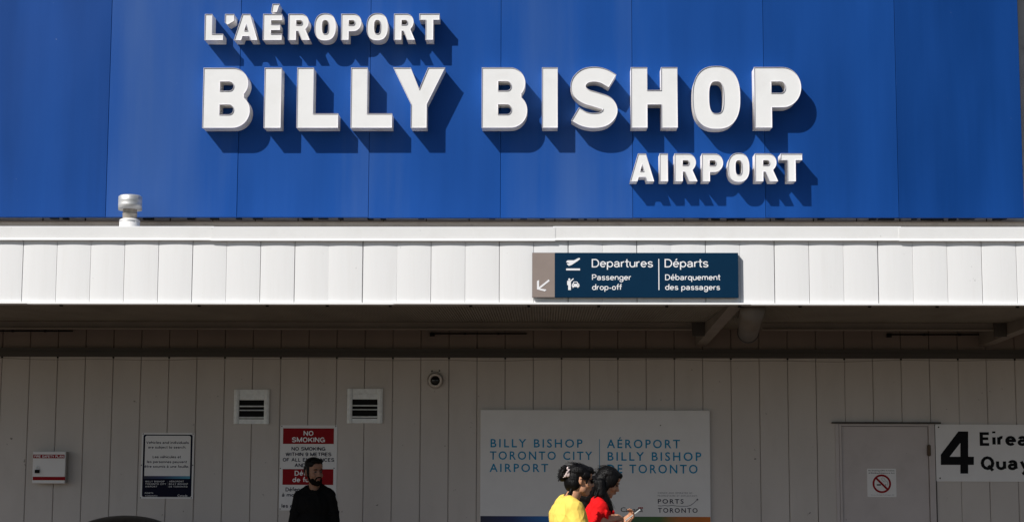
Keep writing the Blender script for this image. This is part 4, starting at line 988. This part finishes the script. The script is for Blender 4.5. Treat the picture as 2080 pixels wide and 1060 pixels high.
b.ell((0, .016, .070), (.079, .096, .064)); b.ell((0, .044, .020), (.077, .072, .078)); b.ell((0, -.048, .096), (.060, .042, .026), (-10, 0, 0)); b.ell((-.012, -.060, .098), (.045, .034, .022), (0, 12, 0))
for s in (-1, 1): b.ell((s*.0665, .0, .026), (.010, .028, .048)); b.ell((s*.0655, -.012, -.012), (.006, .011, .026))
for k in range(26):
    a = random.uniform(0, 2*math.pi); r_ = random.uniform(.1, 1); x, y = .065*r_*math.cos(a), .012+.08*r_*math.sin(a); z = .125-.04*r_*r_
    b.cap((x, y, z-.012), (x+random.uniform(-.012, .012), y-random.uniform(0, .02), z+.008), .008, .003)
b.obj('hair', M_HAIR, man, .0035, 2)
b = Body(); b.M = HM
for s in (-1, 1):
    b.chain(((s*.0625, -.010, -.035), .007), ((s*.056, -.022, -.066), .014), ((s*.036, -.052, -.094), .020), ((0, -.068, -.104), .021)); b.chain(((s*.028, -.081, -.064), .007), ((s*.021, -.092, -.047), .0065), ((0, -.0975, -.0425), .006))
    b.ell((s*.040, -.050, -.072), (.016, .022, .018)); b.ell((s*.028, -.066, -.082), (.014, .018, .014))
b.ell((0, -.080, -.080), (.015, .010, .011)); b.obj('beard', mat('beard_stubble', (0.006, 0.0045, 0.004), 0.8, 0.4, 150, bump=0.4, bscale=200, spec=0.06), man, .003, 2)
face_parts(HM, None, man)

# --- the woman in yellow, walking to the right, hair up in a claw clip
wy = -5.5
wx, wz = P(1160.5, 942, wy)
wom = person('woman in a yellow top with sunglasses and dark hair in a claw clip', (wx, wy, 0), 106)
HT = wz
S_h = .955
HM = Matrix.Translation((0, -.070, HT-.118)) @ Matrix.Rotation(R(-4), 4, 'Z') @ Matrix.Rotation(R(6), 4, 'X') @ Matrix.Scale(S_h, 4)
zs = HT-.293
B = Body(); B.M = HM; head_form(B, True); B.ell((0, -.045, -.095), (.036, .036, .024)); B.M = Matrix.Identity(4)
B.chain(((0, -.038, HT-.19), .050), ((0, .010, zs+.02), .058))
B.ell((0, .02, zs-.10), (.145, .10, .15)); B.ell((0, .0, zs-.30), (.13, .10, .17)); B.ell((0, .02, .92), (.165, .12, .13))
for s in (-1, 1):
    el = (s*.205, -.02, zs-.30); wr = (s*.19, -.20, zs-.42)
    B.chain(((s*.145, .02, zs-.035), .054), (el, .042), (wr, .028)); hand(B, wr, (0, -1, -.35), (-s, 0, 0), 1 if s < 0 else -1)
legs(B, .92, (-.06, .05), (.10, -.12)); B.obj('body', M_SKIN2, wom, .006, 5)
b = Body(); b.ell((0, .028, zs-.11), (.180, .135, .165)); b.ell((0, .018, zs-.34), (.190, .155, .24)); b.ell((0, .055, zs+.005), (.11, .068, .052)); b.ell((0, .075, zs-.10), (.13, .085, .12))
for s in (-1, 1):
    b.chain(((s*.07, .035, zs+.016), .052), ((s*.150, .022, zs-.032), .074), ((s*.205, .005, zs-.20), .076), ((s*.212, -.012, zs-.245), .074))
    b.chain(((s*.225, -.085, zs-.150), .012), ((s*.275, -.05, zs-.155), .013), ((s*.288, .0, zs-.160), .013), ((s*.275, .06, zs-.165), .013), ((s*.23, .09, zs-.17), .012))
for q in range(4): b.chain(((-.19+.01*q, .05+.03*q, zs-.16-.07*q), .014), ((-.10, .15-.005*q, zs-.22-.07*q), .018), ((.0, .158, zs-.30-.05*q), .012))
b.chain(((-.155, -.06, zs-.08), .014), ((-.185, -.085, zs-.20), .016), ((-.16, -.125, zs-.34), .014))
b.obj('yellow_top', M_YELLOW, wom, .006, 5, .0055)
b = Body(); legs(b, .92, (-.06, .05), (.10, -.12), .02, .90); b.ell((0, .02, .93), (.185, .14, .12)); b.obj('trousers', M_JEAN, wom, .01, 5); shoes((.10, -.12), wom)
b = Body(); b.M = HM
b.ell((0, .012, .058), (.079, .098, .070)); b.ell((0, .050, .004), (.076, .068, .088)); b.ell((0, .055, -.060), (.055, .05, .052)); b.ell((0, -.052, .078), (.060, .046, .034), (-16, 0, 0)); b.ell((0, -.080, .066), (.052, .022, .018), (-35, 0, 0))
for s in (-1, 1): b.ell((s*.062, -.022, .038), (.020, .042, .034)); b.ell((s*.070, -.034, .002), (.006, .010, .030)); b.ell((s*.055, .052, -.03), (.022, .04, .05))
b.ell((0, .118, .044), (.046, .040, .056), (-20, 0, 0)); b.ell((.0, .146, .018), (.038, .034, .044)); b.ell((0, .132, .078), (.032, .026, .028)); b.ell((0, .070, -.02), (.066, .058, .08))
for k in range(22):
    x = random.uniform(-.05, .05); z = random.uniform(-.11, -.06); b.chain(((x, .065, z), .010), ((x*1.2, .085, z-.03), .007), ((x*1.3+random.uniform(-.012, .012), .088+random.uniform(-.02, .02), z-.055), .003))
for k in range(16):
    a = random.uniform(-1, 1); b.chain(((a*.05, .10, .05), .007), ((a*.05+random.uniform(-.02, .02), .142, .07+random.uniform(-.02, .02)), .005), ((a*.05+random.uniform(-.03, .03), .168, .05+random.uniform(-.04, .04)), .0025))
b.obj('hair', M_HAIR, wom, .0032, 5)
def strands(Mx, starts, parent):
    """loose hairs standing off the mass"""
    g = G(); off = origin(parent)
    for p0, p1, p2 in starts:
        q = [Mx @ Vector(p) for p in (p0, p1, p2)]
        pts = [(q[0]*(1-t)**2+q[1]*2*t*(1-t)+q[2]*t*t) for t in (0, .2, .4, .6, .8, 1)]
        for a_, b_ in zip(pts, pts[1:]): g.tube(a_+off, b_+off, .0011, .0009, n=3, caps=False)
    o = g.obj('loose_hair', M_HAIR, parent); o['kind'] = 'stuff'
def rnd(a): return random.uniform(-a, a)
st_ = []
for k in range(90):
    a = random.uniform(0, 2*math.pi); e = random.uniform(.0, 1.4); d = Vector((math.cos(a)*math.cos(e)*.080, .014+math.sin(a)*math.cos(e)*.100, .04+math.sin(e)*.092))
    st_.append((tuple(d*.97), tuple(d*1.03+Vector((rnd(.008), .02+rnd(.01), rnd(.008)))), tuple(d*.99+Vector((rnd(.014), .05+rnd(.02), rnd(.012))))))
for k in range(70):
    x = rnd(.055); st_.append(((x, .07, -.09), (x*1.2, .10+rnd(.02), -.12), (x*1.3+rnd(.02), .10+rnd(.03), -.165+rnd(.03))))
for k in range(50):
    st_.append(((rnd(.03), .13, .05+rnd(.03)), (rnd(.04), .165, .05+rnd(.04)), (rnd(.05), .172+rnd(.012), .02+rnd(.05))))
for k in range(30):
    st_.append(((rnd(.05), -.075, .075), (rnd(.05), -.105, .085), (rnd(.05), -.118+rnd(.01), .060+rnd(.015))))
strands(HM, st_, wom)
cm = mat('clip_pale_plastic', (0.62, 0.50, 0.48), 0.25, 0.5, 40)
g_ = Body(); g_.M = HM @ Matrix.Translation((0, .016, -.028))
for s in (-1, 1):
    g_.chain(((s*.044, .090, .098), .007), ((s*.052, .106, .078), .009), ((s*.046, .114, .045), .007))
    for q in range(5): g_.cap((s*.048, .092+.006*q, .094-.012*q), (s*.030, .118+.004*q, .088-.014*q), .0042, .003)
    g_.ell((s*.040, .104, .106), (.009, .008, .016)); g_.ell((s*.050, .098, .062), (.006, .016, .022), (0, 0, 0))
g_.cap((-.046, .100, .092), (.046, .100, .092), .006); g_.obj('claw_clip', cm, wom, .0025, 1)
g_ = Body(); g_.M = HM
for s in (-1, 1): g_.ell((s*.033, -.086, .004), (.028, .007, .021), (0, 0, s*-14)); g_.chain(((s*.056, -.078, .010), .0045), ((s*.072, -.02, .012), .0035), ((s*.074, .02, .006), .003))
g_.cap((-.012, -.094, .010), (.012, -.094, .010), .004); g_.obj('sunglasses', M_GLASS, wom, .0022, 1)
b = Body(); b.M = HM; b.ell((0, -.093, -.0525), (.020, .006, .004)); b.ell((0, -.092, -.0620), (.016, .006, .005)); b.obj('lips', M_LIP, wom, .002, 1)

# --- the woman in red beyond her, head bowed over a phone
ry = -4.95
rx, rz_ = P(1218.5, 947.5, ry)
red = person('woman in a red top with long dark hair looking down at a phone', (rx, ry, 0), 95)
HT = rz_
HM = Matrix.Translation((0, -.060, HT-.117)) @ Matrix.Rotation(R(24), 4, 'X') @ Matrix.Scale(.95, 4)
zs = HT-.275
def loc_r(px, py, Y):
    """measured point -> this woman's own coordinates"""
    X, Z = P(px, py, Y); v = Matrix.Rotation(R(-95), 4, 'Z') @ Vector((X-rx, Y-ry, 0)); return (v.x, v.y, Z)
B = Body(); B.M = HM; head_form(B, True); B.M = Matrix.Identity(4)
B.chain(((0, -.02, HT-.18), .050), ((0, .010, zs+.02), .057))
B.ell((0, .015, zs-.10), (.145, .10, .15)); B.ell((0, .0, zs-.30), (.13, .10, .17)); B.ell((0, .02, .92), (.165, .12, .13))
# near (right) arm: forearm rising to a hand that taps the phone; far (left) arm holds it
e1 = loc_r(1206, 1086, -5.17); w1 = loc_r(1226, 1058, -5.16)
B.chain(((-.145, .02, zs-.035), .054), (e1, .042), (w1, .029)); hand(B, w1, Vector(loc_r(1262, 1046, -5.12))-Vector(w1), (.5, 0, -1), 1, (10, 26, 30), .022)
e2 = (.19, -.02, zs-.27); w2 = loc_r(1258, 1064, -4.98)
B.chain(((.145, .02, zs-.035), .054), (e2, .042), (w2, .029))
fd = Vector(loc_r(1288, 1046, -5.0))-Vector(w2)
hand(B, w2, fd, (-.65, .25, .9), 1, (22, 34, 30), .022)
legs(B, .92, (.05, -.06), (-.12, .10)); B.obj('body', M_SKIN2, red, .0042, 4)
b = Body(); b.ell((0, .022, zs-.11), (.165, .118, .160)); b.ell((0, -.035, zs-.165), (.135, .095, .075)); b.ell((0, .01, zs-.34), (.165, .125, .24)); b.ell((0, .045, zs+.0), (.10, .062, .048))
for s in (-1, 1):
    e = Vector(e1 if s < 0 else e2); sh = Vector((s*.145, .02, zs-.035)); m1 = sh.lerp(e, .75)
    b.chain(((s*.07, .03, zs+.012), .048), (tuple(sh), .066), (tuple(m1), .060))
b.chain(((-.20, -.03, zs-.06), .012), ((-.215, -.03, zs-.16), .014)); b.chain(((-.10, -.09, zs-.06), .012), ((-.06, -.115, zs-.20), .014))
b.obj('red_top', M_REDC, red, .006, 5, .005)
b = Body(); legs(b, .92, (.05, -.06), (-.12, .10), .02, .90); b.ell((0, .02, .93), (.185, .14, .12)); b.obj('trousers', M_JEAN, red, .01, 5); shoes((-.12, .10), red)
b = Body(); b.M = HM
b.ell((0, .010, .056), (.082, .098, .074)); b.ell((0, .048, -.005), (.082, .070, .095)); b.ell((0, -.056, .080), (.056, .040, .030), (-20, 0, 0))
for s in (-1, 1): b.ell((s*.066, -.012, .020), (.020, .052, .058)); b.ell((s*.068, .012, -.04), (.018, .036, .055))
b.M = Matrix.Identity(4)
b.chain(((0, .045, HT-.15), .085), ((0, .085, HT-.24), .080), ((0, .105, HT-.36), .070), ((0, .115, HT-.47), .045))
for s in (-1, 1):
    b.chain(((s*.06, -.0, HT-.13), .045), ((s*.075, .0, HT-.21), .040), ((s*.085, -.02, HT-.26), .026))
    for q in range(7): u_ = q/6; b.chain(((s*.08, -.01-.02*u_, HT-.20), .014), ((s*(.085+.012*math.sin(q)), -.025-.045*u_, HT-.265), .011), ((s*(.09+.012*math.cos(q*2)), -.035-.055*u_, HT-.31-.03*u_), .008), ((s*.09, -.045-.04*u_, HT-.345-.025*math.sin(q*1.7)), .003))
for k in range(40):
    s = random.choice((-1, 1)); x = s*random.uniform(.05, .10); y = random.uniform(-.07, .08)
    b.chain(((x, y*.3, HT-.17), .010), ((x*1.05+random.uniform(-.01, .01), y*.8, HT-.26), .008), ((x+random.uniform(-.02, .02), y-.015+random.uniform(-.02, .02), HT-.34+random.uniform(-.03, .03)), .003))
b.obj('hair', M_HAIR, red, .0035, 4)
st_ = []
for k in range(120):
    a = random.uniform(0, 2*math.pi); e = random.uniform(.0, 1.4); d = Vector((math.cos(a)*math.cos(e)*.083, .012+math.sin(a)*math.cos(e)*.100, .035+math.sin(e)*.094))
    st_.append((tuple(d*.97), tuple(d*1.05+Vector((rnd(.01), .01+rnd(.01), rnd(.01)))), tuple(d*1.0+Vector((rnd(.02), .03+rnd(.02), -.03+rnd(.02))))))
strands(HM, st_, red)
st_ = []
for k in range(110):
    s = random.choice((-1, 1)); y = random.uniform(-.09, .12); x = s*random.uniform(.07, .115)
    st_.append(((s*.075, y*.4, HT-.17), (x, y*.7-.01, HT-.24), (x+rnd(.02), y-.01+rnd(.02), HT-.33+rnd(.05))))
strands(Matrix.Identity(4), st_, red)
face_parts(HM, None, red)
# phone in her hand
pa = Vector((*[P(1270, 1056, -5.0)[0]], -5.0, P(1270, 1056, -5.0)[1])); pb = Vector((P(1297.5, 1035.5, -5.0)[0], -5.0, P(1297.5, 1035.5, -5.0)[1]))
ph = thing('phone', 'pale smartphone held up in the hand of the woman in red', 'phone', tuple(pa))
ax = (pb-pa).normalized(); L_ = max(.14, (pb-pa).length)
wd_ = (Vector((0, 1, 0))+Vector((0, 0, -.03))); wd_ = (wd_-ax*wd_.dot(ax)).normalized(); nn = ax.cross(wd_)
def slab(l0, l1, w0, w1, t0, t1, name, m):
    g = G(); vs = [pa+ax*l+wd_*w_+nn*t for t in (t0, t1) for l, w_ in ((l0, w0), (l1, w0), (l1, w1), (l0, w1))]
    g.add(vs, [(0, 3, 2, 1), (4, 5, 6, 7), (0, 1, 5, 4), (1, 2, 6, 5), (2, 3, 7, 6), (3, 0, 4, 7)]); g.obj(name, m, ph)
slab(0, L_, -.036, .036, -.004, .004, 'phone_case', mat('pale_phone_case', (0.55, 0.57, 0.55), 0.35))
slab(.004, L_-.004, -.033, .033, .0042, .0052, 'screen', M_GLASS); slab(.004, L_-.004, -.033, .033, -.0052, -.0042, 'back_cover', mat('phone_back', (0.5, 0.52, 0.5), 0.3))
